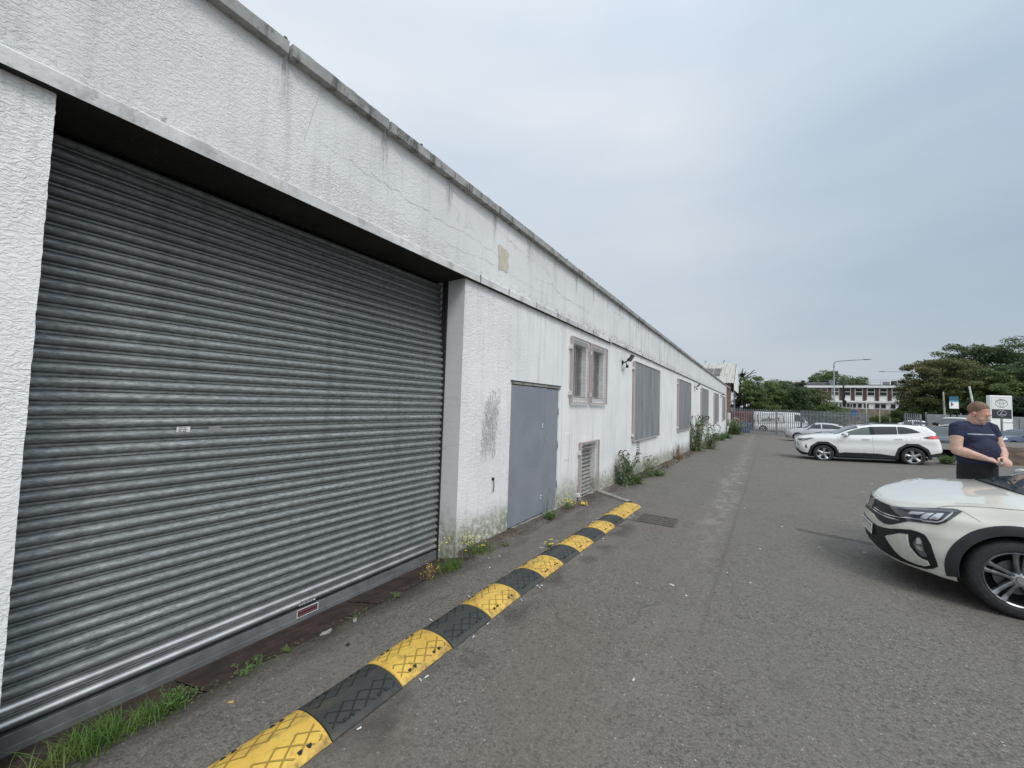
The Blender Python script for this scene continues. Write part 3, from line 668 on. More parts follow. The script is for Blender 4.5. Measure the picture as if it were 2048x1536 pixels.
m=MB();m.box(SX-.02,SX+.014,.34,3.42,-.10,-.036);m.box(SX-.02,SX+.034,.34,3.42,-.152,-.144);m.box(SX-.02,SX+.018,.34,3.42,-.144,-.10);P3(m,'bottom_rail',M['rail'],parent=sh,bevel=.002)
m=MB();m.box(SX+.012,SX+.020,.34,3.42,-.020,-.014);P3(m,'rubber_seal',M['black'],parent=sh)
for yy in (.36,3.36):
    m=MB();m.box(SX-.05,SX+.03,yy-.028,yy+.028,-.15,3.1) if yy>1 else m.box(SX-.05,SX+.022,.32,.352,-.15,3.1);
    if yy>1: m=MB();m.box(SX-.05,SX+.02,3.385,3.43,-.15,3.1)
    P3(m,'guide_rail',M['dark'],parent=sh)
def decal(name,mat,y0,y1,z0,z1,x,par,rows=0,ink=None):
    mb=MB();mb.add([(x,y0,z0),(x,y1,z0),(x+.001,y1,z1),(x+.001,y0,z1)],[(0,1,2,3)]);o=P3(mb,name,mat,parent=par)
    if rows:
        r_=MB();rr_=random.Random(rows)
        for k in range(rows):
            zz=z0+(z1-z0)*(k+.5)/rows;yy=y0+.01
            while yy<y1-.02:
                l=rr_.uniform(.008,.03);r_.add([(x+.0025,yy,zz-.003),(x+.0025,min(yy+l,y1-.006),zz-.003),(x+.0028,min(yy+l,y1-.006),zz+.003),(x+.0028,yy,zz+.003)],[(0,1,2,3)]);yy+=l+.006
        P3(r_,'lettering',ink,parent=o)
    return o
decal('white_sticker',M['white_trim'],.955,1.025,1.412,1.446,SX+.0155,sh,3,M['wire']);decal('faded_sticker',M['wire'],1.125,1.197,1.408,1.444,SX+.0155,sh)
decal('red_label',Mat('red_label',(.12,.025,.028),.5),1.806,1.972,-.096,-.044,SX+.0165,sh,2,M['wire'])
m=MB()
for (a,b,c,d) in ((1.80,1.978,-.100,-.096),(1.80,1.978,-.044,-.040),(1.80,1.806,-.096,-.044),(1.972,1.978,-.096,-.044)): m.box(SX+.014,SX+.0185,a,b,c,d)
P3(m,'label_border',M['white_trim'],parent=sh)
decal('worn_white_label',M['white_trim'],1.815,1.95,-.012,.022,SX+.0145,sh,4,M['wire'])
M['scuff']=m_noisy('scuffed_metal',(.10,.11,.11),(.20,.21,.21),60,.6,0,0,0,False);rg=random.Random(11)
for (yy,zz,l,h) in ((1.70,.22,.025,.012),(1.70,.15,.025,.012),(1.69,.30,.02,.012),(.62,.250,.10,.012),(.73,.262,.12,.010),(1.02,1.22,.04,.006)):   # scuffs
    m=MB();m.add([(SX+.0160,yy,zz),(SX+.0160,yy+l*.5,zz-h*.3),(SX+.0160,yy+l,zz+h*.3),(SX+.0165,yy+l*.7,zz+h),(SX+.0165,yy+l*.1,zz+h*.8)],[(0,1,2,3,4)]);P3(m,'scuff',M['scuff'],parent=sh)
# shutter box in the dark above
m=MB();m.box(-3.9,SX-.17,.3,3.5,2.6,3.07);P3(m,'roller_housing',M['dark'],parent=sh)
# timber threshold
th=MB()
for (a,b) in ((.0,1.02),(1.03,2.21),(2.225,3.41)):
    th.add([(-2.60,a,-.006),(-2.60,b,-.006),(-3.16,b,-.150),(-3.16,a,-.150),(-2.60,a,-.15),(-2.60,b,-.15)],[(3,2,1,0)][::-1]+[(4,5,1,0)])
    for q in (.2,.42,.6,.8):
        X=-2.60-.56*q;Z=-.006-.144*q;th.box(X-.012,X+.012,a,b,Z-.004,Z+.004)
o=th.build('threshold_boards',M['timber'],None,normals=True);tag(o,'dark wet timber threshold boards below the roller shutter','threshold')
# --- grey steel door
dr=empty('steel_door');dr.parent=bld;dr.location=(0,5.21,0)
m=MB();m.box(-3.0,-2.862,4.455,4.475,-.02,1.925);m.box(-3.0,-2.862,5.945,5.968,-.12,1.925);P3(m,'frame',M['white_trim'],parent=dr)
m=MB();m.box(-3.0,-2.835,4.46,5.985,1.925,1.965);P3(m,'lintel',M['concrete'],parent=dr,bevel=.004)
m=MB();m.box(-2.855,-2.826,4.43,6.0,1.965,1.974);P3(m,'drip_strip',M['dark'],parent=dr)
m=MB();m.box(-2.89,-2.846,4.466,5.435,-.015,1.915);lf=P3(m,'door_leaf',M['door'],parent=dr,bevel=.004)
m=MB();m.box(-2.90,-2.856,5.45,5.942,-.03,1.915);lf2=P3(m,'door_leaf',M['door'],parent=dr,bevel=.004)
m=MB();m.box(-2.856,-2.842,5.43,5.475,-.02,1.915);P3(m,'meeting_strip',M['door'],parent=dr,bevel=.002)
for z_ in (1.33,.24):
    m=MB();m.box(-2.846,-2.838,5.37,5.405,z_-.03,z_+.03);q=P3(m,'lock_plate',M['white_trim'],parent=lf,bevel=.002)
    m=MB();m.lathe([(0,.004),(.009,.004),(.011,0)],12,(-2.838,5.387,z_),'x');P3(m,'keyhole',M['black'],parent=q) if False else P3(m,'keyhole',M['black'],parent=dr)
for (y_,z_) in ((5.30,1.12),(5.52,1.10),(5.02,.68)):
    m=MB();m.lathe([(0,.012),(.008,.010),(.010,0)],10,(-2.846,y_,z_),'x');P3(m,'knob',M['wire'],parent=dr,smooth=True)
for z_ in (1.55,1.0,.35):
    m=MB();m.tube([(-2.852,5.945,z_-.06),(-2.852,5.945,z_+.06)],.010,8);P3(m,'hinge',M['door'],parent=lf2,smooth=True)
st=MB();n=30
for i in range(n):
    a,b=4.46+1.52*i/n,4.46+1.52*(i+1)/n;f=lambda q:.035*mnoise.noise(Vector((q*7,1,2)));
    st.add([(-2.83+f(a),a,-.2),(-2.83+f(b),b,-.2),(-2.845+f(b)*.6,b,-.035),(-2.845+f(a)*.6,a,-.035),(-3.1,a,-.03),(-3.1,b,-.03)],[(0,1,2,3),(3,2,5,4)])
P3(st,'doorstep',M['concrete'],parent=dr,smooth=True)
m=MB();m.box(-3.15,-2.93,4.2,6.2,-.4,2.1);P3(m,'dark_gap',M['dark'],parent=dr)
# --- windows with cages
def pane(y0,y1,z0,z1,x=-2.965):
    wd=empty('window');wd.parent=bld;wd.location=(0,(y0+y1)/2,z0)
    m=MB();t=.035
    for a,b,c,d in ((y0,y1,z0,z0+t),(y0,y1,z1-t,z1),(y0,y0+t,z0+t,z1-t),(y1-t,y1,z0+t,z1-t),((y0+y1)/2-.02,(y0+y1)/2+.02,z0+t,z1-t)): m.box(x-.02,x+.022,a,b,c,d)
    P3(m,'frame',M['frame'],parent=wd)
    m=MB();m.box(x-.03,x-.01,y0,y1,z0,z1);P3(m,'pane',Mat('dusty_glass',(.12,.125,.12),.35),parent=wd)
    m=MB();m.box(x-.02,WX-.004,y0,y1,z0-.001,z0+.022);P3(m,'sill',M['concrete'],parent=wd)
pane(*w1);pane(*w2)
def cage(y0,y1,z0,z1,kind,seed=0):
    g=empty('security_grille');g.parent=bld;g.location=(0,y0,z0);X0,X1=WX+.045,WX+.070;t=.021
    if kind=='panel': X0,X1=WX+.05,WX+.075
    m=MB()
    for a,b,c,d in ((y0,y1,z0,z0+t),(y0,y1,z1-t,z1),(y0,y0+t,z0+t,z1-t),(y1-t,y1,z0+t,z1-t)): m.box(X0-.012,X1,a,b,c,d)
    # returned side flange facing the viewer
    m.box(WX+.012,X0-.013,y0,y0+.008,z0,z1);m.box(WX+.02,X0-.013,y0,y1,z1-.006,z1)
    P3(m,'frame',M['pink'],parent=g,bevel=.003)
    if kind=='wire':
        m=MB();n=int((y1-y0)/.075)
        for i in range(1,n): m.tube([(X0-.003,y0+(y1-y0)*i/n,z0+t),(X0-.003,y0+(y1-y0)*i/n,z1-t)],.0022,4)
        for i in range(1,int((z1-z0)/.075)): m.tube([(X0+.001,y0+t,z0+.075*i),(X0+.001,y1-t,z0+.075*i)],.0016,4)
        P3(m,'wire_mesh',M['wire'],parent=g)
        m=MB()
        for zc in (z0+.12,z1-.12): m.tube([(X0-.006,y0+t,zc),(X0-.006,y1-t,zc)],.006,6)
        P3(m,'cross_bar',M['pink'],parent=g)
    else:
        m=MB();m.box(X0-.008,X0+.006,y0+t-.002,y1-t+.002,z0+t-.002,z1-t+.002);P3(m,'perforated_panel',M['panel'],parent=g)
        if seed==3:
            m=MB()
            for a,b,c,d in ((.42,.45,.60,2.0-.32),(1.42,1.45,.60,1.64),(.42,1.45,1.64,1.655),(.45,1.42,1.10,1.115),(.42,1.45,.60,.615)): m.box(X0+.006,X0+.0085,y0+a,y0+b,z0+c-.08,z0+d-.08)
            P3(m,'frame_lines',M['wire'],parent=g)  # pale strips on the panel standing for the window frame behind it
    for zc in (z0+.17,z1-.2):
        for yc in ((y0-.02),):
            m=MB();m.box(WX,X0+.01,yc-.028,yc+.02,zc-.035,zc+.035);P3(m,'bracket',M['white_trim'],parent=g,bevel=.004)
    return g
cage(6.36,7.21,1.70,2.89,'wire');cage(7.30,8.21,1.70,2.89,'wire')
for k,(a,b) in enumerate(((10.4,13.45),(17.0,20.4),(24.4,27.9),(31.8,35.3),(39.3,42.6))): cage(a,b,.75 if k<1 else .72,2.885,'panel',3 if k==0 else k)
# louvred vent behind its own cage at the foot of the wall
lv=empty('louvre_vent');lv.parent=bld;lv.location=(0,7.3,0)
m=MB()
for i in range(13):
    z_=-.07+.076*i;m.add([(-2.99,6.93,z_+.05),(-2.99,7.72,z_+.05),(-2.93,7.72,z_),(-2.93,6.93,z_)],[(0,1,2,3)])
P3(m,'louvre_blades',M['frame'],parent=lv)
m=MB();m.box(-3.1,-3.01,6.9,7.75,-.2,.95);P3(m,'dark_gap',M['dark'],parent=lv)
g2_=cage(6.84,7.80,-.16,.975,'wire')
# air brick
ab=MB();ab.box(-2.90,-2.885,10.9,11.22,.30,.74);P3(ab,'air_brick',M['dark'])
ab=MB()
for i in range(7): ab.box(-2.885,-2.846,10.9,11.22,.30+.066*i,.332+.066*i)
for yy in (10.87,11.22): ab.box(-2.86,-2.842,yy,yy+.03,.29,.75)
P3(ab,'air_brick',M['white_trim'])
# cracks traced on the fascia and piers: thin open fissures
def crack(pts,wd=.005,x=WX+.0035,seed=0):
    mb=MB();rg=random.Random(seed);P_=[]
    for (a,b) in zip(pts,pts[1:]):
        n=max(2,int(math.hypot(b[0]-a[0],b[1]-a[1])/.05))
        for i in range(n): P_.append((a[0]+(b[0]-a[0])*i/n+rg.gauss(0,.010),a[1]+(b[1]-a[1])*i/n+rg.gauss(0,.012)))
    P_.append(pts[-1])
    for i,(y,z) in enumerate(P_):
        wv=wd*(.3+.7*rg.random())*(.4+.6*math.sin(math.pi*(i+.5)/len(P_)))
        mb.v+=[(x,y,z-wv/2),(x,y+wv*.3,z+wv/2)]
    for i in range(len(P_)-1): mb.f.append((2*i,2*i+2,2*i+3,2*i+1));mb.mi.append(0)
    P3(mb,'crack',M['crackm'])
M['crackm']=Mat('crack_line',(.30,.29,.27),.9)
for k,(pts,wd) in enumerate([([(1.6,3.62),(2.2,3.60),(2.9,3.56),(3.5,3.60),(4.1,3.55)],.004),([(3.1,3.98),(3.9,3.92),(4.6,3.80),(5.4,3.78)],.004),
    ([(5.0,3.55),(5.6,3.60),(6.0,3.50),(6.9,3.52),(7.6,3.45)],.006),([(1.15,4.02),(1.17,3.9),(1.22,3.86)],.004),([(4.85,4.02),(4.88,3.92),(4.95,3.86)],.007),
    ([(5.8,4.04),(5.82,3.94)],.006),([(8.3,4.0),(8.4,3.9),(9.2,3.84),(9.8,3.86)],.008),([(-.4,3.02),(.05,2.98),(.28,2.90)],.003),([(3.45,.23),(3.6,.22)],.004),([(4.36,3.06),(4.40,2.7),(4.37,2.35)],.004),
    ([(2.2,3.40),(3.2,3.36),(4.0,3.42),(4.8,3.38),(5.5,3.40)],.003),([(.4,3.75),(1.0,3.62),(1.5,3.66)],.004),([(10.2,3.9),(10.9,3.86),(11.4,3.92)],.008),([(12.9,3.98),(12.95,3.8)],.014),([(16.2,3.98),(16.25,3.74)],.018),([(13.9,4.0),(14.0,3.86)],.012)]): crack(pts,wd,seed=k)
# rust-brown drips under the joints
# little pipe stub on the ledge, black cable end low on the pier, rectangular scuffed stain
m=MB();m.tube([(-2.84,.712,3.20),(-2.80,.712,3.195)],[.010,.010],10);m.tube([(-2.80,.712,3.195),(-2.799,.712,3.195)],.006,8);P3(m,'pipe_stub',M['band'])
m=MB();m.tube([(-2.83,4.085,.70),(-2.825,4.088,.62),(-2.83,4.085,.54)],.006,6);m.lathe([(0,.03),(.017,.02),(.02,0)],10,(WX,4.085,.70),'x');P3(m,'cable_end',M['black'])
def m_stain():
    m=Mat('grey_scuff',(.40,.40,.40),.8);P=m.P()
    m.col(m.mix(m.ss(m.noise(m.map(P,(1,6,1.1)),9,4,.7),.42,.62),(.48,.48,.48),(.68,.68,.67)))
    f=m.n('ShaderNodeTexNoise',{'Vector':m.map(P,(1,.72,1.25)),'Scale':36.0,'Detail':3.0,'Roughness':.55,'Distortion':1.6}).outputs[0]
    m.bump(m.ss(f,.36,.68),1,.006)
    xx,yy,zz=m.xyz(P);dd=m.math('MAXIMUM',m.math('ABSOLUTE',m.math('DIVIDE',m.math('SUBTRACT',yy,m.math('ADD',4.0,m.math('MULTIPLY',m.math('SUBTRACT',zz,1.38),.10))),.21)),m.math('ABSOLUTE',m.math('DIVIDE',m.math('SUBTRACT',zz,1.38),.50)));a=m.math('GREATER_THAN',m.noise(m.map(P,(1,5,.9)),14,5,.8),m.math('ADD',.48,m.math('MULTIPLY',m.math('POWER',dd,3),.16)));m.t.links.new(a,m.b.inputs['Alpha']);return m
m=MB();m.add([(WX+.003,3.80,.90),(WX+.003,4.12,.92),(WX+.003,4.18,1.55),(WX+.003,4.23,1.84),(WX+.003,3.98,1.87),(WX+.003,3.84,1.55)],[(0,1,2,3,4,5)]);P3(m,'scuffed_stain',m_stain())
m=MB();m.box(WX,WX+.006,6.22,6.42,.70,1.18) if False else None
# rectangular painted-over plate beside the door
m=MB();m.box(WX-.01,WX+.006,6.24,6.46,.70,1.17);P3(m,'blank_plate',M['smooth'],bevel=.003)
# meter box and downpipe at the far end
m=MB();m.box(-2.86,-2.70,46.0,48.6,-.3,1.35);P3(m,'meter_box',M['white_trim'],bevel=.02)
m=MB();m.tube([(-2.74,41.9,-.75),(-2.74,41.9,.35),(-2.84,41.9,.42)],.05,8);m.tube([(-2.74,43.7,-.75),(-2.62,43.4,.1)],.07,8);P3(m,'downpipe',M['white_trim'],smooth=True)
# --- floodlights with motion sensors
def floodlight(y,z,label):
    r=empty('floodlight',(WX,y,z));tag(r,label,'floodlight','floodlights along the white wall')
    def B(mb,name,mat,par=r,**k): return mb.build(name,mat,par,**k)
    m=MB();m.box(0,.03,-.035,.035,-.05,.05);B(m,'wall_bracket',M['black'],bevel=.006)
    m=MB();m.tube([(.03,0,0),(.09,.01,.01),(.14,.02,.05)],.016,8);m.obox((.15,.03,.06),(.012,0,0),(0,.075,0),(0,0,.03));B(m,'arm',M['black'])
    a=Vector((.82,0,-.57));u=Vector((.57,0,.82));hd=MB();hd.obox(Vector((.21,.04,.105)),a*.018+u*.0,Vector((0,.115,0)),u*.085)
    h=B(hd,'lamp_head',M['black'],bevel=.008);h.rotation_euler=(0,R(-62),0);h.location=(.17,0,-.10) if False else (0,0,0)
    h.rotation_euler=(0,0,0)
    g=MB();g.obox(Vector((.21,.04,.105))+a*.020,a*.002,Vector((0,.1,0)),u*.07);B(g,'lens',Mat('floodlight_glass',(.12,.13,.14),.12,0,spec=.7),h)
    for i in range(5):
        pass
    s=MB();s.tube([(.10,.02,-.01),(.11,.03,-.06)],.012,8);s.lathe([(0,-.035),(.026,-.03),(.034,-.01),(.034,.02),(.024,.04),(0,.045)],12,(.12,.035,-.10));B(s,'motion_sensor',M['black'],smooth=True)
    c=MB();c.tube([(.004,-.02,-.05),(.008,-.035,-.12),(.012,-.02,-.19),(.015,.04,-.21),(.02,.07,-.17),(.05,.075,-.11)],.006,6);B(c,'cable',M['cable'],smooth=True)
    c=MB();c.box(0,.012,-.03,.0,.06,.16);B(c,'junction_plate',M['white_trim'])
floodlight(9.45,2.74,'black floodlight on the white wall just before the first large grilled window');floodlight(21.9,2.78,'black floodlight between the second and third large grilled windows');floodlight(37.6,2.86,'farthest black floodlight on the white wall, near the brick end')
# ================================================================ speed bump modules
def gslope(x,y): return math.atan((gz(x,y+.2)-gz(x,y-.2))/.4)
def bump_module(yellow,length=.44):
    r=empty('speed_bump');mat=M['yellow'] if yellow else M['rubber']
    m=MB();nx=22;ny=10;W=.165
    def f(u,v):
        x=-W+2*W*u;z=.046*max(0,1-abs(x/W)**2.3)**.85+.004
        if u in(0,1): z=0
        y=.003+(length-.006)*v;e=min(v,1-v)*length
        if e<.001: z=max(0,z-.006)
        return (x,y,z)
    def col(u):
        return f(u,0)
    us=[0,.001]+[i/nx for i in range(1,nx)]+[.999,1];vs=[0,.012]+[j/ny for j in range(1,ny)]+[.988,1]
    m.v=[f(u,v) for u in us for v in vs];nv=len(vs)
    for i in range(len(us)-1):
        for j in range(nv-1): a=i*nv+j;m.f.append((a,a+nv,a+nv+1,a+1));m.mi.append(0)
    for j in (0,nv-1):
        b=len(m.v);row=[m.v[i*nv+j] for i in range(len(us))];m.v+=row+[(p[0],p[1],-.01) for p in row];n=len(row)
        for i in range(n-1): fc=(b+i,b+i+1,b+n+i+1,b+n+i);m.f.append(fc if j else fc[::-1]);m.mi.append(0)
    m.build('moulded_body',mat,r,smooth=True,auto=R(40))
    for sx in (-1,1):
        for yy in (.115,.325):
            for dy in (-.022,.022):
                x=sx*.118;z=.046*max(0,1-abs(x/W)**2.3)**.85+.004;sl=-sx*.26
                h=MB();n=10;vs2=[(x,yy*length/.44+dy,z+.0035)]
                for k in range(n+1):
                    a=math.pi*k/n;px=.013*math.sin(a)*1.3*sx;py=.011*math.cos(a);vs2.append((x+px,yy*length/.44+dy+py,z+.0035+px*sl))
                h.add(vs2+[(v[0],v[1],v[2]-.006) for v in vs2],[(0,k,k+1) for k in range(1,n+1)]+[(k,k+n+2,k+n+3,k+1) for k in range(1,n+1)])
                h.build('fixing_slot',M['gap'],r,normals=True)
    return r
YB=bump_module(True);KB=bump_module(False);EB=bump_module(True,.52)
desc_y=['yellow speed bump section nearest the camera, cut by the bottom edge of the photo','yellow speed bump section with dirty crown, second from the camera','yellow speed bump section, third from the camera, in front of the shutter','yellow speed bump section beside the corner weeds, fourth from the camera','yellow speed bump section beside the grey door, with a little weed at its edge','yellow speed bump section just before the end pieces, level with the door edge','yellow end section of the bump row next to the drain cover','last yellow section of the bump row touching the concrete edging']
desc_k=['black rubber bump section nearest the camera, dusty and large','black rubber bump section, second from the camera, with white butts beside it','black rubber bump section in the middle of the row in front of the shutter corner','black rubber bump section level with the near door edge','black rubber bump section level with the far door edge','last black rubber bump section, just before the yellow end pieces']
ky=kk=0
for i in range(14):
    y0=.78+.44*i
    yel=(i%2==0) or i>=12
    if i>=12: y0=6.06+.52*(i-12)
    src=EB if i>=12 else (YB if yel else KB)
    o=src if (i in (0,1,12)) else copy_tree(src)
    o.location=(-1.905+rnd.uniform(-.006,.006)-(.0 if i<12 else .015),y0,gz(0,y0)+.004);o.rotation_euler=(gslope(0,y0+.2),0,rnd.uniform(-.012,.012))
    if yel: tag(o,desc_y[ky],'speed bump','black and yellow rubber speed bump sections');ky+=1
    else: tag(o,desc_k[kk],'speed bump','black and yellow rubber speed bump sections');kk+=1
# drain
dc=empty('drain_cover',(-1.34,6.39,gz(0,6.39)+.006),(gslope(0,6.4),0,R(2)));tag(dc,'rusty brown rectangular drain grating set in the asphalt beside the end of the bumps','drain cover')
m=MB()
for a,b,c,d in ((-.27,.27,-.26,-.235),(-.27,.27,.235,.26),(-.27,-.245,-.235,.235),(.245,.27,-.235,.235)): m.box(a,b,c,d,-.02,.006)
iron=m_noisy('rusty_iron',(.11,.09,.082),(.065,.056,.052),14,.8,.5,.004)
m.build('frame',iron,dc)
m=MB()
for i in range(13): m.box(-.235+.037*i,-.217+.037*i,-.23,.23,-.02,.003)
for j in (-.12,0,.12): m.box(-.24,.24,j-.008,j+.008,-.018,.0015)
m.build('grating_bars',iron,dc)
m=MB();m.box(-.25,.25,-.24,.24,-.02,-.012);m.build('silt',M['soil'],dc)
# concrete edging
k=MB();A=Vector((-2.84,7.88,0));Bp=Vector((-2.02,7.30,0));d=(Bp-A).normalized();nrm=Vector((-d.y,d.x,0));n=24
for i in range(n+1):
    p=A+(Bp-A)*(i/n);w=.075*(1-.3*i/n)+.014*mnoise.noise(Vector((i*.9,3,1)));z=gz(0,p.y)
    for s_,zz in ((-1,-.02),(-.92,.03),(.92,.034),(1,-.02)):
        q=p+nrm*w*s_;k.v.append((q.x,q.y,z+zz+.006*mnoise.noise(Vector((i*1.3,s_*2,5)))))
for i in range(n):
    for j in range(3): a=i*4+j;k.f.append((a,a+1,a+5,a+4));k.mi.append(0)
k.f.append((0,1,2,3));k.mi.append(0)
tag(k.build('concrete_edging',M['concrete'],smooth=False,normals=True),'short pale concrete edging strip from the wall vent to the last yellow bump','concrete edging')
# ================================================================ plants
def blade(mb,p,ang,h,lean,w):
    d=Vector((math.cos(ang),math.sin(ang),0));s=Vector((-d.y,d.x,0));b=len(mb.v);n=4
    for i in range(n+1):
        t=i/n;q=p+d*(lean*t*t)+Vector((0,0,h*(t-.35*t*t*lean/max(h,.01))));ww=w*(1-t)**.7
        mb.v+=[tuple(q-s*ww),tuple(q+s*ww)]
    for i in range(n): a=b+2*i;mb.f.append((a,a+1,a+3,a+2));mb.mi.append(mb.cur)
def leaf(mb,p,d,l,w,up=Vector((0,0,1)),droop=.3):
    d=d.normalized();s=d.cross(up)
    if s.length<1e-3: s=Vector((1,0,0))
    s.normalize();b=len(mb.v);q1=p+d*l*.45+Vector((0,0,.04*l));q2=p+d*l-Vector((0,0,droop*l))
    mb.v+=[tuple(p),tuple(q1-s*w),tuple(q1+s*w),tuple(q2)];mb.f+=[(b,b+1,b+3,b+2)];mb.mi.append(mb.cur)
def place(x,y): return (x,y,ground_z(x,y) if not(x<-2.6 and .2<y<3.45) else -.02)
def grass_tuft(x,y,n,h,r,label,seed,name='grass_tuft',cat='grass tuft'):
    rg=random.Random(seed);m=MB()
    for i in range(n):
        a=rg.uniform(0,6.28);q=Vector((rg.gauss(0,r*.5),rg.gauss(0,r*.8),0));hh=h*rg.uniform(.4,1.1)
        blade(m,q,a,hh,hh*rg.uniform(.3,1.25),rg.uniform(.0016,.0035))
    o=m.build(name,M['grass'],None);o.location=place(x,y);tag(o,label,cat,'grass and weeds along the wall foot');return o
def leafy_weed(x,y,h,r,nst,label,seed,mat='weed',flowers=0,ll=.04,name='leafy_weed',cat='weed',fm='petal',fr=.008,stemr=.002,dens=14,spread=.6,group='grass and weeds along the wall foot',spikes=0,z=None):
    rg=random.Random(seed);root=empty(name,place(x,y) if z is None else (x,y,z));tag(root,label,cat,group)
    st=MB();lf=MB();fl=MB();sk=MB()
    for i in range(nst):
        a=rg.uniform(0,6.28);hh=h*rg.uniform(.45,1.0);le=r*rg.uniform(.2,1.0)*spread;p0=Vector((rg.gauss(0,r*.22),rg.gauss(0,r*.28),0));pts=[]
        for k in range(6):
            t=k/5;pts.append(p0+Vector((math.cos(a)*le*t**1.4,math.sin(a)*le*t**1.4,hh*t*(1-.12*t)))+Vector((rg.gauss(0,.006),rg.gauss(0,.006),0)))
        st.tube(pts,[stemr*(1-.6*k/5) for k in range(6)],4,False)
        for k in range(int(dens*hh/h)+2):
            t=rg.random()**.8;j=min(4,int(t*5));p=pts[j].lerp(pts[j+1],t*5-j);b=rg.uniform(0,6.28);sz=ll*rg.uniform(.5,1.15)*(1.15-.5*t)
            leaf(lf,p,Vector((math.cos(b),math.sin(b),rg.uniform(.1,.8))),sz,sz*.16 if name!='leafy_weed' else sz*.22,droop=rg.uniform(.1,.6))
        if flowers:
            for k in range(flowers):
                p=pts[-1]+Vector((rg.gauss(0,.02),rg.gauss(0,.02),rg.gauss(0,.012)))
                if k: st.tube([pts[-2],p],.0009,3,False)
                fl.lathe([(0,fr*.5),(fr*.6,fr*.35),(fr,0),(0,-fr*.2)],7,tuple(p))
        if spikes and rg.random()<.4:
            b=rg.uniform(0,6.28);L_=rg.uniform(.10,.17)*spikes;q=[pts[-1]+Vector((math.cos(b)*L_*t,math.sin(b)*L_*t,.10*spikes*math.sin(t*2.4)*.8)) for t in (0,.25,.5,.75,1)]
            sk.tube(q,[.004*spikes,.012*spikes,.011*spikes,.008*spikes,.003*spikes],6)
    st.build('stems',M['stem'] if mat!='dry' else M['drystem'],root);lf.build('foliage',M[mat] if mat!='dry' else M['drystem'],root)
    if fl.v: fl.build('flowers',M[fm],root)
    if sk.v: sk.build('flower_spikes',M['spent'],root)
    return root
grass_tuft(-2.64,.58,480,.135,.105,'large bright green grass tuft at the bottom left below the shutter',1)
grass_tuft(-2.63,.80,230,.10,.085,'smaller grass tuft next to the large one at the shutter foot',2)
leafy_weed(-2.66,.90,.10,.12,26,'low leafy weed at the end of the grass below the shutter',3,ll=.032)
leafy_weed(-2.63,1.26,.045,.09,18,'small flat weed in the joint by the threshold boards, nearer the grass',4,ll=.030,spread=1.2)
leafy_weed(-2.60,1.47,.03,.06,9,'tiny weed in the joint below the red label',5,ll=.018)
leafy_weed(-2.61,2.02,.035,.08,12,'thin flat weed in the joint between two threshold boards',6,ll=.022,spread=1.3)
leafy_weed(-2.59,2.36,.04,.07,12,'small weed in the joint nearer the wall corner',7,ll=.022)
leafy_weed(-2.65,2.78,.16,.13,26,'sprawling dry weed with small yellow buds at the foot of the shutter edge',8,flowers=1,ll=.02,fr=.005,mat='dry',name='yellow_flower_weed',cat='weed')
grass_tuft(-2.60,3.05,330,.10,.08,'dark green grass tuft at the wall corner under yellow flowers',9)
leafy_weed(-2.68,3.15,.36,.22,12,'tall thin weed with yellow flowers at the corner of the white pier',10,flowers=1,ll=.022,fr=.009,name='yellow_flower_weed',cat='weed',dens=9,spread=.9)
leafy_weed(-2.70,3.52,.25,.20,34,'bushy weed with yellow flowers against the pier face',11,flowers=1,ll=.028,fr=.008,name='yellow_flower_weed',cat='weed')
grass_tuft(-2.64,3.62,240,.075,.11,'low grass tuft in front of the mossy pier foot',12)
leafy_weed(-2.53,3.95,.05,.08,12,'tiny weed on the asphalt between pier and bumps',13,ll=.02)
leafy_weed(-2.66,5.36,.13,.15,34,'dark leafy weed at the foot of the grey door',14,ll=.05)
leafy_weed(-2.76,5.50,.52,.10,5,'tall thin see-through weed standing against the grey door',15,ll=.035,dens=26,name='tall_weed',cat='weed',stemr=.003)
leafy_weed(-2.72,6.12,.20,.16,26,'weed with bright yellow flowers between door and wall vent',16,flowers=1,ll=.035,fr=.012,name='yellow_flower_weed',cat='weed')
leafy_weed(-2.60,6.50,.07,.07,8,'small yellow flowered weed lying before the wall vent',17,flowers=2,ll=.02,fr=.014,name='yellow_flower_weed',cat='weed')
leafy_weed(-2.11,4.25,.09,.05,9,'small yellow flowered weed growing at the edge of the bumps',18,flowers=1,ll=.03,fr=.010,name='yellow_flower_weed',cat='weed')
leafy_weed(-2.62,9.15,.80,.42,46,'large bright green buddleia with drooping spent flower spikes at the wall foot',20,'weedg',ll=.10,name='buddleia_shrub',cat='shrub',stemr=.005,dens=34,spikes=1.1)
leafy_weed(-2.50,9.45,.28,.34,60,'dense low green weeds around the foot of the large buddleia',21,ll=.075,dens=16)
leafy_weed(-2.50,10.9,.62,.50,26,'sparse straggling buddleia with spent spikes right of the large one',22,'weedg',ll=.09,name='buddleia_shrub',cat='shrub',stemr=.004,dens=26,spikes=.8)
leafy_weed(-2.35,11.2,.20,.35,40,'low straggling weeds beside the reddish buddleia',23,ll=.07,dens=12)
leafy_weed(-2.68,16.3,.75,.35,20,'dry brown weed against the wall before the dark buddleia',24,'dry',ll=.08,name='dry_weed',cat='weed',stemr=.006,dens=22)
leafy_weed(-2.55,20.8,2.0,.55,46,'tall dark buddleia reaching the third grilled window',25,'weedg',ll=.17,name='buddleia_shrub',cat='shrub',stemr=.009,dens=40,spikes=2.2)
leafy_weed(-2.2,22.8,1.35,.75,46,'spreading pale buddleia leaning out beyond the tall dark one',26,'weedg',ll=.15,name='buddleia_shrub',cat='shrub',stemr=.008,dens=26,spikes=1.8)
leafy_weed(-2.5,31.5,.5,.8,60,'low green weeds along the plinth near the far end of the wall',27,ll=.16,dens=12)
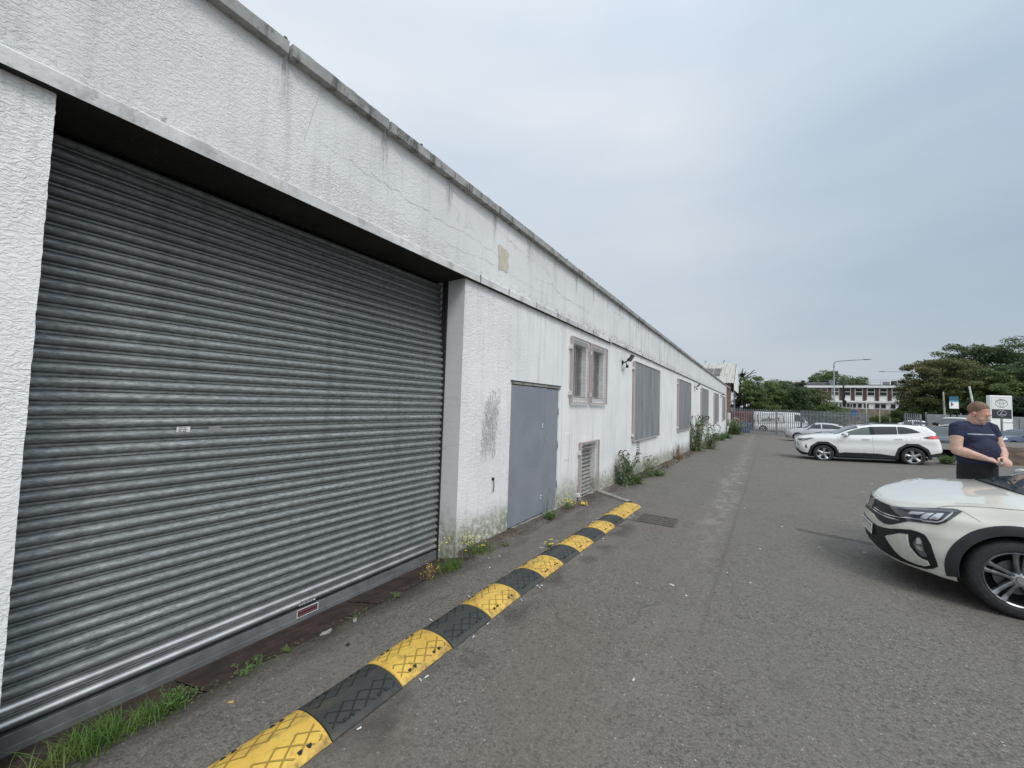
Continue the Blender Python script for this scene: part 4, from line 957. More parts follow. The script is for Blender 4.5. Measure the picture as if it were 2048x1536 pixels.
leafy_weed(-2.35,35.5,.55,.8,60,'low weeds in front of the far downpipe',28,ll=.16,dens=12)
leafy_weed(-2.2,44.5,1.9,1.5,150,'big bush with white flowers at the far wall corner by the palisade fence',29,'weed',flowers=1,fm='bud',fr=.04,ll=.24,name='flowering_bush',cat='bush',stemr=.012,dens=22,spread=.8)
# ================================================================ litter
def butt(x,y,i):
    m=MB();a=rnd.uniform(0,3.14);d=Vector((math.cos(a),math.sin(a),0))*rnd.uniform(.010,.016);p=Vector((0,0,.005));m.tube([p-d,p+d*.3],.0038,7);m.cur=1;m.tube([p+d*.3,p+d],.0039,7)
    o=m.build('cigarette_butt',[M['white_trim'],M['white_trim']]);o.location=(x,y,ground_z(x,y) if y>.2 else 0);o.location.z=gz(x,y)+.001
    tag(o,'small white cigarette butt lying on the asphalt near the speed bumps','cigarette butt','cigarette butts by the speed bumps')
rg=random.Random(5)
for i in range(24):
    s=rg.random()<.62;x=(-1.725+abs(rg.gauss(0,.03))) if s else (-2.085-abs(rg.gauss(0,.05)));y=rg.uniform(1.4,7.3) if rg.random()<.5 else rg.uniform(2.3,6.8);butt(x,y,i)
for x,y in ((-1.70,1.34),(-1.70,1.76),(-1.69,1.80),(-2.46,3.5),(-2.40,3.62),(-2.3,3.3)): butt(x,y,0)
def scrap(x,y,r,label,mat='white_trim',name='paper_scrap',cat='litter',h=.006,group=None,seed=0,asp=.6):
    rg=random.Random(seed);m=MB();n=9;vs=[(0,0,h)];rr=[r*rg.uniform(.6,1.15) for _ in range(n)]
    for k in range(n): a=2*math.pi*k/n;vs.append((rr[k]*math.cos(a),rr[k]*math.sin(a)*asp,h*rg.uniform(.2,1)))
    vs+=[(v[0],v[1],0) for v in vs[1:]]
    m.add(vs,[(0,k,k%n+1) for k in range(1,n+1)]+[(k,k+n,(k%n)+1+n,k%n+1) for k in range(1,n+1)])
    o=m.build(name,M[mat]);o.location=(x,y,gz(x,y)+.002);o.rotation_euler=(0,0,rg.uniform(0,3));tag(o,label,cat,group);return o
M['stonegrey']=m_noisy('stone_chip',(.30,.29,.26),(.20,.19,.17),20,.9,.4,.004);M['deadleaf']=Mat('dead_leaf',(.42,.30,.12),.8)
scrap(-.71,4.06,.032,'torn white paper scrap on the open asphalt in the middle of the lane',seed=1,asp=.4)
scrap(-.65,2.5,.014,'oval white pebble-like scrap in the foreground asphalt',seed=2,h=.008)
scrap(-2.58,1.72,.055,'flat grey stone chip below the red label on the shutter',mat='stonegrey',name='stone_chip',cat='stone',seed=3,h=.012,asp=.4)
scrap(-2.56,1.93,.04,'flat grey stone chip in the joint beyond the larger one',mat='stonegrey',name='stone_chip',cat='stone',seed=4,h=.01,asp=.4)
scrap(-2.41,1.06,.016,'small yellowish dead leaf on the asphalt near the grass',mat='deadleaf',name='dead_leaf',cat='leaf',seed=5)
scrap(-2.34,1.72,.014,'small black blob of rubber on the asphalt between threshold and bumps',mat='gap',name='rubber_blob',cat='litter',seed=6,h=.012,asp=1)
scrap(-.43,11.65,.12,'pale round worn spot patch of mortar on the lane',mat='concrete',name='mortar_spot',cat='mortar spot',seed=7,h=.003,asp=.8)
for k,(x,y) in enumerate(((.65,6.5),(.28,7.37),(0,5.89),(-.08,4.61),(-.23,8.38),(2.1,12.61),(1.57,9.22),(1.11,6.64),(-.29,4.75),(-.99,3.89),(-.56,3.9),(-1.5,9.9),(-1.0,15),(.2,17),(-.3,19.5),(3.2,13),(2.6,14.5),(-1.9,13.6),(-1.9,17.5),(-2.0,12.2))):
    scrap(x,y,.010+.0009*y,'tiny white scrap of litter lying out on the lane','white_trim',group='tiny white scraps on the lane',seed=20+k)
M['moss_g']=m_noisy('green_moss',(.075,.10,.030),(.05,.045,.03),9,.95,0)
# thick moss and stone debris at the foot of pier and wall
def crumbs(x0,x1,y0,y1,n,mat,label,seed,r=(.006,.018),name='rubble'):
    rg=random.Random(seed);m=MB()
    for i in range(n):
        x=rg.uniform(x0,x1);y=rg.uniform(y0,y1);q=rg.uniform(*r);m.lathe([(0,q*.7),(q*.7,q*.5),(q,0)],6,(x,y,gz(x,y)+.003*mnoise.noise(Vector((x,y,0)))))
    o=m.build(name,mat);tag(o,label,'debris',kind='stuff');return o
crumbs(-2.66,-2.55,.2,3.4,420,M['moss_g'],'line of green moss and grit along the edge of the threshold boards',7,(.003,.010))
crumbs(-2.84,-2.55,4.5,8.9,260,M['soil'],'brown leaf litter and grit along the wall foot by the door and vent',8,(.004,.014))
crumbs(-2.84,-2.62,3.45,4.5,160,M['soil'],'brown leaf litter and moss crumbs at the foot of the pier',1)
crumbs(-2.84,-2.45,9.5,30,420,M['soil'],'dark leaf litter along the wall foot beyond the shrubs',2,(.01,.05))
# ================================================================ cars
def wheel(root,x,y,side,r,wd=.215,nsp=5,twin=True,rimr=.235,rot=0,pitch=0,plain=False,am='alloy'):
    w_=empty('wheel',(x,y,r),(0,0,0));w_.parent=root
    h=wd/2;S=side
    m=MB();prof=[(rimr,-h*.75),(rimr+.012,-h*.95),(r*.88,-h),(r*.965,-h*.86),(r,-h*.6),(r,h*.6),(r*.965,h*.86),(r*.88,h),(rimr+.014,h*.97),(rimr+.002,h*.80)]
    m.lathe([(a,b*S) for a,b in prof],56,(0,0,0),'y');m.build('tyre',M['tyre'],w_,smooth=True,normals=True,auto=R(50))
    m=MB();m.lathe([(rimr+.003,h*.80*S),(rimr-.006,h*.86*S),(rimr-.016,h*.78*S),(rimr-.024,h*.2*S),(rimr-.03,-h*.5*S)],56,(0,0,0),'y');
    rim=m.build('rim',M[am],w_,smooth=True,normals=True,auto=R(40))
    if plain: sm=MB();sm.lathe([(0,h*.45*S),(rimr-.02,h*.5*S)],24,(0,0,0),'y')
    m=MB();m.lathe([(0,h*.05*S),(rimr*.62,h*.05*S),(rimr*.62,-h*.1*S)],40,(0,0,0),'y');m.build('brake_disc',M['disc'],w_,smooth=True,auto=R(30))
    m=MB();m.lathe([(0,-h*.55*S),(rimr-.01,-h*.55*S)],32,(0,0,0),'y');m.build('inner_shadow',M['dark'],w_)
    m=MB()
    for k in range(nsp):
        a0=rot+2*math.pi*k/nsp
        for tw in ((-1,1) if twin else (0,)):
            da=.20*tw if twin else 0
            ti=a0+tw*.30;to=a0+tw*.155
            pts=[(.045,ti,.62),(rimr*.45,a0+tw*.20,.60),(rimr*.75,a0+tw*.165,.66),(rimr-.008,to,.78)]
            ws=[.016,.016,.017,.024] if twin else [.034,.032,.046,.066]
            vs=[]
            for (rr,aa,hh),ww in zip(pts,ws):
                c,s=math.cos(aa),math.sin(aa);t=(-s,c)
                for sg,dh in ((-1,0),(-.45,.10),(.45,.10),(1,0)):
                    vs.append((rr*c+t[0]*ww*sg,S*h*(hh+dh),rr*s+t[1]*ww*sg))
                for sg in (1,-1): vs.append((rr*c+t[0]*ww*sg,S*h*(hh-.32),rr*s+t[1]*ww*sg))
            fs=[]
            for i in range(3):
                for k2 in range(6): a=i*6+k2;b=i*6+(k2+1)%6;fs.append((a,b,b+6,a+6))
            m.add(vs,fs)
    m.build('spokes',M[am],rim,normals=True)
    m=MB();m.lathe([(0,h*.84*S),(.030,h*.84*S),(.034,h*.74*S),(.058,h*.68*S),(.062,h*.45*S),(.0,h*.4*S)],28,(0,0,0),'y');m.build('hub_cap',M['alloy'],rim,smooth=True,auto=R(35),normals=True)
    m=MB()
    for k in range(5): a=rot+2*math.pi*(k+.5)/5;m.lathe([(0,h*.70*S),(.010,h*.69*S),(.012,h*.6*S)],10,(.047*math.cos(a),0,.047*math.sin(a)),'y')
    m.build('wheel_bolts',M['gap'],rim)
    return w_
def strips(mb,stn,fn,nrow=6,step=.02,mirror=1):
    """quads between lower and upper edge curves; stn=[(s,zlo,zhi)]"""
    ss=[]
    for a,b in zip(stn,stn[1:]):
        n=max(1,int(abs(b[0]-a[0])/step))
        for i in range(n): t=i/n;ss.append(tuple(a[k]+(b[k]-a[k])*t for k in range(3)))
    ss.append(stn[-1]);b0=len(mb.v)
    for s,lo,hi in ss:
        for j in range(nrow+1): mb.v.append(fn(s,lo+(hi-lo)*j/nrow))
    fl=mirror<0
    for i in range(len(ss)-1):
        for j in range(nrow):
            a=b0+i*(nrow+1)+j;f=(a,a+nrow+1,a+nrow+2,a+1);mb.f.append(f[::-1] if fl else f);mb.mi.append(mb.cur)
def slab(stn,fn_off,off,name,mat,par,nrow=6,step=.02,depth=.012,side=1,smooth=True):
    """a fitted panel with thickness: front skin at off, rim going back by depth"""
    mb=MB();sg=side
    F=lambda s,z,o: fn_off(s*1.0,z,o) if sg>0 else (lambda p:(p[0],-p[1],p[2]))(fn_off(s,z,o))
    strips(mb,stn,lambda s,z:F(s,z,off),nrow,step,sg)
    n=len(mb.v);cols=n//(nrow+1)
    # skirt
    loop=[j for j in range(nrow+1)]+[i*(nrow+1)+nrow for i in range(1,cols)]+[(cols-1)*(nrow+1)+j for j in range(nrow-1,-1,-1)]+[i*(nrow+1) for i in range(cols-2,0,-1)]
    ss=[]
    for a,b in zip(stn,stn[1:]):
        k=max(1,int(abs(b[0]-a[0])/step))
        for i in range(k): t=i/k;ss.append(tuple(a[q]+(b[q]-a[q])*t for q in range(3)))
    ss.append(stn[-1])
    b=len(mb.v)
    for idx in loop:
        i,j=divmod(idx,nrow+1);s,lo,hi=ss[i];mb.v.append(F(s,lo+(hi-lo)*j/nrow,off-depth))
    m_=len(loop)
    for k in range(m_): mb.f.append((loop[k],loop[(k+1)%m_],b+(k+1)%m_,b+k));mb.mi.append(0)
    o=mb.build(name,mat,par,smooth=smooth,normals=False,auto=R(50) if smooth else None);return o
def edge_strip(top,bot,step=0):
    """merge two polylines (x-sorted) into strip stations"""
    xs=sorted({p[0] for p in top}|{p[0] for p in bot})
    f=lambda x,pl: tab(x,pl)
    return [(x,f(x,bot),f(x,top)) for x in xs if x>=max(top[0][0],bot[0][0]) and x<=min(top[-1][0],bot[-1][0])]
def line_patch(pts,fn,off,wd,name,mat,par,step=.02):
    mb=MB();P_=[]
    for a,b in zip(pts,pts[1:]):
        n=max(1,int(math.hypot(b[0]-a[0],b[1]-a[1])/step))
        for i in range(n): P_.append((a[0]+(b[0]-a[0])*i/n,a[1]+(b[1]-a[1])*i/n))
    P_.append(pts[-1])
    for i,(s,z) in enumerate(P_):
        a=P_[max(0,i-1)];b=P_[min(len(P_)-1,i+1)];dx,dz=b[0]-a[0],b[1]-a[1];l=math.hypot(dx,dz) or 1;nx,nz=-dz/l*wd/2,dx/l*wd/2
        for k in (-1,1): mb.v.append(fn(s+nx*k,z+nz*k,off))
    for i in range(len(P_)-1): mb.f.append((2*i,2*i+2,2*i+3,2*i+1));mb.mi.append(0)
    return mb.build(name,mat,par)
def car_shell(root,B,paint,cladw=0,cladmat='clad',fine=.03,nr=22,arch_facet=False,glass='windscreen',ws=None,rear=None,body_name='body'):
    ss=[];s=0
    while s<B.sf: ss.append(s);s+=fine
    s=B.sf
    while s<B.sr: ss.append(s);s+=fine
    s=B.sr
    while s<B.L: ss.append(s);s+=fine*1.5
    ss.append(B.L-1e-5)
    for h in B.hubs:
        for q in (-B.ra,-B.ra+.002,-B.ra+.012,B.ra-.012,B.ra-.002,B.ra): ss.append(B.s_of_x(h+q))
    ss=sorted(ss);m=MB()
    for sd in (1,-1):
        b0=len(m.v)
        for s in ss:
            zb,zt=B.zb(s),B.zt(s)
            for j in range(nr+1):
                t=j/nr;z0_=ctab(-B.base(s)[0],[(-a,b) for a,b in B.sill]);z=min(zt,max(z0_+(zt-z0_)*t,zb));p=B.P(s,z);m.v.append((p[0],p[1]*sd,p[2]))
        for i in range(len(ss)-1):
            for j in range(nr):
                a=b0+i*(nr+1)+j;f=(a,a+1,a+nr+2,a+nr+1);m.f.append(f if sd<0 else f[::-1]);m.mi.append(0)
    # caps: bonnet and tail deck
    sc_=B.s_of_x(B.cowl-.05);st_=B.s_of_x(B.tail+.05)
    def cap(sl,rear_):
        b0=len(m.v);nt_=20
        for s in sl:
            p=B.T(s);x=p[0];cr=B.crown*(sst(B.xf-.02,B.xf-.95,x) if not rear_ else sst(B.xr+.01,B.xr+.1,x)*.6)
            for k in range(nt_+1):
                t=-1+2*k/nt_;a=abs(t);z=p[2]+cr*(1-a**2.2)+(.006*math.exp(-((a-.66)/.07)**2)*sst(B.xf-.1,B.xf-.5,x) if not rear_ else 0)
                m.v.append((x,t*p[1],z))
        for i in range(len(sl)-1):
            for k in range(nt_):
                a=b0+i*(nt_+1)+k;f=(a,a+1,a+nt_+2,a+nt_+1);m.f.append(f if not rear_ else f);m.mi.append(0)
    cap([s for s in ss if s<sc_]+[sc_],False);cap([st_]+[s for s in ss if s>st_],True)
    # greenhouse
    xs=[];x=B.cowl+.09
    while x>B.tail-.04: xs.append(x);x-=.045
    b0=len(m.v);nph=36
    for x in xs:
        for k in range(nph+1): m.v.append(B.G(x,math.pi*k/nph if True else 0))
    for i in range(len(xs)-1):
        for k in range(nph): a=b0+i*(nph+1)+k;m.f.append((a,a+nph+1,a+nph+2,a+1));m.mi.append(0)
    m.f.append(tuple(b0+(len(xs)-1)*(nph+1)+k for k in range(nph+1)));m.mi.append(0)
    body=m.build(body_name,paint,root,smooth=True,merge=.0006,auto=R(38),normals=True)
    # floor and arch liners
    f=MB();f.box(B.xr+.45,B.xf-.45,-B.b+.30,B.b-.30,.19,.30)
    f.box(min(B.hubs)+B.ra,max(B.hubs)-B.ra,-B.b+.06,B.b-.06,.20,.29)
    for h in B.hubs:
        for sd in (1,-1):
            pts=[(h+B.ra*1.0*math.cos(a),B.rw+B.ra*1.0*math.sin(a)) for a in [math.pi*k/20 for k in range(21)]]
            b=len(f.v)
            for (x,z) in pts: f.v+=[(x,sd*(B.b-.035),z),(x,sd*(B.b-.34),z)]
            for k in range(20): f.f.append((b+2*k,b+2*k+1,b+2*k+3,b+2*k+2));f.mi.append(0)
            b=len(f.v);f.v+=[(x,sd*(B.b-.34),z) for x,z in pts]+[(h,sd*(B.b-.34),B.rw-.05)];f.f+=[(b+k,b+k+1,b+21) for k in range(20)];f.mi+=[0]*20
    f.build('underbody',M['dark'],root)
    if cladw:
        for h in B.hubs:
            for sd in (1,-1):
                m=MB();n=44;prof=[(B.ra-.004,-.10),(B.ra-.014,.0),(B.ra-.008,.014),(B.ra+cladw*.5,.016),(B.ra+cladw-.006,.012),(B.ra+cladw,-.004)];a0=-math.asin(min(.9,(B.rw-.24)/(B.ra+cladw)))
                for k in range(n+1):
                    a=a0+(math.pi-2*a0)*k/n
                    fac=1.0
                    if arch_facet:
                        seg=math.radians(36);q=((a-math.pi/2+seg/2)%seg)-seg/2;fac=math.cos(seg/2)/math.cos(q)*1.035
                    for j,(r_,o_) in enumerate(prof):
                        rr=B.ra-.004+(r_-B.ra+.004)*1.0;rr=rr*(fac if j>=3 else 1)
                        x=h+rr*math.cos(a);z=B.rw+rr*math.sin(a);s=B.s_of_x(x)
                        if j==0: p=B.P(s,z,0);p=(p[0],p[1]-.09,p[2])
                        else: p=B.P(s,z,o_)
                        m.v.append((p[0],p[1]*sd,p[2]))
                w=len(prof)
                for k in range(n):
                    for j in range(w-1): a=k*w+j;fc=(a,a+1,a+w+1,a+w);m.f.append(fc);m.mi.append(0)
                m.build('arch_cladding',M[cladmat],root,smooth=True,auto=R(40),normals=False)
    return body
def gh_patch(B,root,name,mat,stn,off=.004,side=1,nrow=8,step=.04):
    F=lambda x,z,o: B.G(x,B.phi_z(x,z),o)
    return slab([( -a,b,c) for a,b,c in stn],lambda s,z,o:F(-s,z,o),off,name,mat,root,nrow,step,.008,side)
def windscreen(B,root,x0,x1,ph,mat,name='windscreen',off=.004,taper=0):
    mb=MB();n=14;k=20
    for i in range(n+1):
        x=x0+(x1-x0)*i/n;p0=ph+taper*i/n
        for j in range(k+1): mb.v.append(B.G(x,p0+(math.pi-2*p0)*j/k,off))
    for i in range(n):
        for j in range(k): a=i*(k+1)+j;mb.f.append((a,a+k+1,a+k+2,a+1));mb.mi.append(0)
    return mb.build(name,mat,root,smooth=True)
def mirror(B,root,x,z,paint,side,y=None,sz=1):
    s=B.s_of_x(x);y=B.P(s,z)[1] if y is None else y
    mr=empty('door_mirror',(x,side*(y+.10),z));mr.parent=root
    m=MB()
    def f(u,v):
        a=2*math.pi*u;b=math.pi*(v-.5);cx=math.copysign(abs(math.cos(b)*math.cos(a))**.8,math.cos(a));cy=math.copysign(abs(math.cos(b)*math.sin(a))**.8,math.sin(a));cz=math.copysign(abs(math.sin(b))**.8,math.sin(b))
        return (.075*cx*sz,.115*cy*sz*side,.075*cz*sz)
    m.grid(f,20,12);m.build('mirror_housing',paint,mr,smooth=True,merge=.001,normals=True)
    m=MB();m.box(-.078*sz,-.070*sz,-.085*sz,.085*sz,-.05*sz,.05*sz);m.build('mirror_glass',M['carglass'],mr)
    m=MB();m.tube([(0,-side*.04,-.055*sz),(0,-side*.13,-.09*sz)],[.03*sz,.022*sz],8);m.build('mirror_stalk',M['black'],mr)
def ring_mb(cy,cz,rx,ry,w,fn,n=36,a0=0,a1=2*math.pi):
    m=MB()
    for k in range(n+1):
        a=a0+(a1-a0)*k/n
        for q in (-w/2,w/2): m.v.append(fn(cy+(rx+q)*math.cos(a),cz+(ry+q)*math.sin(a)))
    for k in range(n): m.f.append((2*k,2*k+1,2*k+3,2*k+2));m.mi.append(0)
    return m
# ---------------------------------------------------------------- near car, front corner in view
def build_near_car():
    B=vw_body();B.hubs=(1.283,-1.283)
    hx,hy=1.89,5.25
    root=empty('parked_car',(hx+1.283,hy+.85,-.045),(0,R(0.0),math.pi));tag(root,'pale grey-green compact crossover car parked nose to the wall in the right foreground','car')
    pt=M['paint_grey']
    car_shell(root,B,pt,cladw=.075,fine=.02,nr=30)
    FS=lambda s,z,o: B.P(s,z,o)
    for sd in (1,-1):
        for hxx in (1.283,-1.283): wheel(root,hxx,sd*.772,sd,.325,.215,5,True,.232,rot=.35,am='alloy_dark')
        # lamp band
        top=[(.42,.752),(.46,.752),(.57,.77),(.72,.80),(.91,.833),(1.03,.852),(1.07,.853),(1.104,.845)]
        bot=[(.42,.745),(.53,.695),(.637,.672),(.676,.652),(.744,.665),(.86,.680),(.93,.690),(.98,.720),(1.03,.770),(1.104,.842)]
        hl=slab(edge_strip(top,bot),FS,.006,'headlight',M['lampblack'],root,10,.015,.012,sd)
        slab(edge_strip([(.50,.748),(.57,.764),(.72,.793),(.91,.826),(1.03,.845),(1.075,.845)],[(.50,.736),(.57,.750),(.72,.778),(.91,.806),(1.03,.822),(1.075,.836)]),FS,.0085,'smoked_bezel',M['lampgrey'],hl,2,.02,.003,sd)
        for nm,tp,bt in (('lens_cell',[(.676,.735),(.70,.758),(.80,.772),(.822,.775)],[(.676,.728),(.70,.728),(.78,.745),(.822,.772)]),
            ('lens_cell',[(.792,.722),(.81,.752),(.832,.772),(.893,.787)],[(.792,.714),(.841,.718),(.86,.740),(.893,.783)]),
            ('lens_cell',[(.868,.735),(.90,.775),(.92,.792),(.968,.800)],[(.868,.728),(.925,.732),(.945,.752),(.968,.796)])):
            slab(edge_strip(tp,bt),FS,.0095,nm,M['lens'],hl,3,.01,.003,sd)
        slab([(.83,.694,.702),(.93,.708,.720),(.967,.730,.748),(1.0,.768,.790),(1.036,.812,.828)],FS,.0095,'light_guide',M['drl'],hl,2,.015,.003,sd)
        slab([(.60,.667,.672),(.656,.680,.690),(.74,.690,.700),(.80,.698,.710),(.826,.688,.700)],FS,.0095,'chrome_strip',M['chrome'],hl,1,.02,.003,sd)
        # lower intake
        it=[(0,.515),(.2,.505),(.3,.502),(.42,.512),(.53,.533),(.61,.557),(.73,.586),(.80,.585),(.84,.575),(.86,.555),(.89,.50),(.91,.415),(.93,.33)]
        ib=[(0,.275),(.15,.258),(.3,.245),(.5,.236),(.6,.236),(.72,.240),(.84,.250),(.89,.270),(.93,.305)]
        slab(edge_strip(it,ib),FS,.005,'lower_intake',M['black'],root,14,.015,.01,sd)
        ct=[(.485,.440),(.52,.462),(.559,.478),(.647,.522),(.715,.536),(.724,.47),(.734,.425),(.79,.358),(.822,.342),(.865,.335),(.876,.303)]
        cb=[(.485,.436),(.53,.380),(.588,.325),(.647,.290),(.705,.277),(.783,.272),(.841,.278),(.876,.298)]
        slab(edge_strip(ct,cb),FS,.022,'intake_blade',pt,root,10,.012,.016,sd)
        fg=slab(edge_strip([(.765,.470),(.79,.530),(.81,.540),(.83,.51),(.845,.43),(.862,.382)],[(.765,.452),(.783,.42),(.81,.38),(.83,.366),(.862,.372)]),FS,.010,'fog_lamp',M['lampgrey'],root,6,.01,.005,sd)
        slab([(.79,.470,.520),(.81,.475,.530),(.825,.480,.505)],FS,.0125,'reflector',M['lens'],fg,2,.01,.002,sd);slab([(.788,.435,.455),(.81,.42,.458),(.835,.415,.448)],FS,.0125,'reflector',M['chrome'],fg,2,.01,.002,sd)
        # lip, under-bumper, seams
        slab([(0,.245,.262),(.3,.232,.246),(.6,.222,.236),(.85,.228,.246),(.95,.215,.25),(1.06,.205,.212)],FS,.012,'splitter_lip',pt,root,2,.03,.02,sd)
        for pl in ([(.905,.835),(.95,.852),(1.0,.866),(1.13,.888),(1.30,.908),(1.55,.925),(1.9,.94),(2.3,.95)],[(1.104,.845),(1.16,.812),(1.21,.778)]):
            line_patch([(a,b) for a,b in pl],(lambda s,z,o,sd=sd:(lambda p:(p[0],p[1]*sd,p[2]))(B.P(s,min(z,B.zt(s)-.004),o))),.0015,.0032,'panel_gap',M['gap'],root)
        # shut lines, sill cladding, glass
        s0=B.s_of_x(.85);s1=B.s_of_x(-.9);slab([(s0,.24,.33),(s1,.24,.33)],FS,.012,'sill_cladding',M['clad'],root,4,.1,.015,sd)
        for xx in (.72,-.33,-1.05): s_=B.s_of_x(xx);line_patch([(s_,.34),(s_,.97)],(lambda s,z,o,sd=sd:(lambda p:(p[0],p[1]*sd,p[2]))(B.P(s,z,o))),.001,.004,'panel_gap',M['gap'],root)
        gh_patch(B,root,'side_window',M['carglass'],[(.62,1.02,1.06),(.25,1.03,1.30),(-.05,1.035,1.385),(-.30,1.04,1.42)],side=sd)
        gh_patch(B,root,'side_window',M['carglass'],[(-.36,1.045,1.425),(-.9,1.06,1.43),(-1.02,1.07,1.42)],side=sd)
        gh_patch(B,root,'side_window',M['carglass'],[(-1.07,1.08,1.41),(-1.3,1.10,1.36),(-1.5,1.16,1.24)],side=sd)
        s_=B.s_of_x(.62);mirror(B,root,.60,1.06,pt,sd,.80)
        slab([(B.sr+.25,.86,.93),(B.sr+.6,.84,.96)],FS,.006,'tail_lamp',M['tail'],root,4,.03,.01,sd)
    # centre pieces (mirror pair already covers the halves)
    gt=[(0,.742),(.12,.75),(.24,.75),(.36,.75),(.44,.752),(.50,.735)];gb=[(0,.600),(.16,.600),(.2,.598),(.25,.585),(.32,.568),(.42,.556),(.46,.560),(.50,.60)]
    gtop=[(0,.742),(.12,.75),(.36,.75),(.46,.752),(.53,.697),(.637,.674),(.676,.652)];gbot=[(0,.602),(.2,.60),(.25,.585),(.32,.568),(.42,.556),(.5,.566),(.54,.580),(.61,.615),(.676,.650)]
    for sd in (1,-1):
        gr=slab(edge_strip(gtop,gbot),FS,.004,'grille',M['black'],root,10,.015,.01,sd)
        for (z0,z1,z2) in ((.662,.655,.668),(.640,.632,.640)):
            slab([(.10,z0-.003,z0+.004),(.30,z1-.003,z1+.004),(.46,z1-.003,z1+.004),(.60,z2-.003,z2+.004)],FS,.008,'chrome_strip',M['chrome'],gr,1,.02,.004,sd)
    for zz in (.30,.34,.38): 
        for sd in (1,-1): slab([(0,zz,zz+.008),(.48,zz,zz+.008)],FS,.010,'intake_slat',M['clad'],root,1,.04,.006,sd)
    # roundel: ring with two stacked chevrons
    xc=B.P(0,.675,.014)[0];em=empty('emblem',(xc,0,.675),(0,R(-9),0));em.parent=root
    m=MB();m.lathe([(0,0),(.068,0),(.072,-.012)],40,(0,0,0),'x');m.build('disc',M['piano'],em,normals=True)
    fy=lambda a,b:(.004,a,b)
    ring_mb(0,0,.066,.066,.008,fy,48).build('ring',M['chrome'],em)
    m=MB()
    def seg(a,b,w=.008):
        d=Vector((b[0]-a[0],b[1]-a[1]));n=Vector((-d.y,d.x)).normalized()*w/2;m.add([(.004,a[0]-n.x,a[1]-n.y),(.004,b[0]-n.x,b[1]-n.y),(.004,b[0]+n.x,b[1]+n.y),(.004,a[0]+n.x,a[1]+n.y)],[(0,1,2,3)])
    for sx in (1,-1):
        seg((sx*.030,.052),(sx*.003,.008));seg((sx*.050,.036),(sx*.024,-.048));seg((sx*.024,-.048),(0,-.006))
    m.build('letters',M['chrome'],em)
    # number plate
    xp=B.P(0,.44,.004)[0];pl=empty('number_plate',(xp,0,.445),(0,R(-4),0));pl.parent=root
    m=MB();m.box(-.02,.0,-.25,.25,-.060,.060);m.build('plate_holder',M['black'],pl,bevel=.004)
    m=MB();m.box(0,.004,-.24,.24,-.0555,.0555);m.build('plate',M['plate_y'],pl)
    # illegible at this angle: plain dark character bars
    m=MB()
    for k,yy in enumerate((-.19,-.13,-.07,-.01,.07,.13,.19)): m.box(.004,.0055,yy-.018,yy-.008,-.038,.038);m.box(.004,.0055,yy-.008,yy+.016,.028,.038)
    m.build('characters',M['ink'],pl)
    windscreen(B,root,1.06,.02,.50,M['windscreen'],taper=.10)
    windscreen(B,root,-1.45,-1.95,.55,M['carglass'],name='rear_window')
    # scuttle and wipers
    m=MB();n=16
    for i in range(n+1):
        t=-1+2*i/n;y=.70*t
        zz=.975+.055*(1-abs(t)**2.2)
        m.v+=[(1.16-.10*t*t,y,zz+.004),(1.02-.10*t*t,y,zz+.010)]
    for i in range(n): m.f.append((2*i,2*i+1,2*i+3,2*i+2));m.mi.append(0)
    m.build('scuttle_panel',M['clad'],root,smooth=True,normals=True)
    m=MB();m.tube([(1.10,.30,1.045),(1.02,-.05,1.075),(1.03,-.30,1.07)],.008,6);m.tube([(1.10,-.15,1.045),(.99,-.45,1.05),(.96,-.6,1.04)],.008,6)
    m.tube([(1.07,.62,1.02),(.98,.30,1.085)],.008,6);m.build('wiper',M['black'],root)
build_near_car()
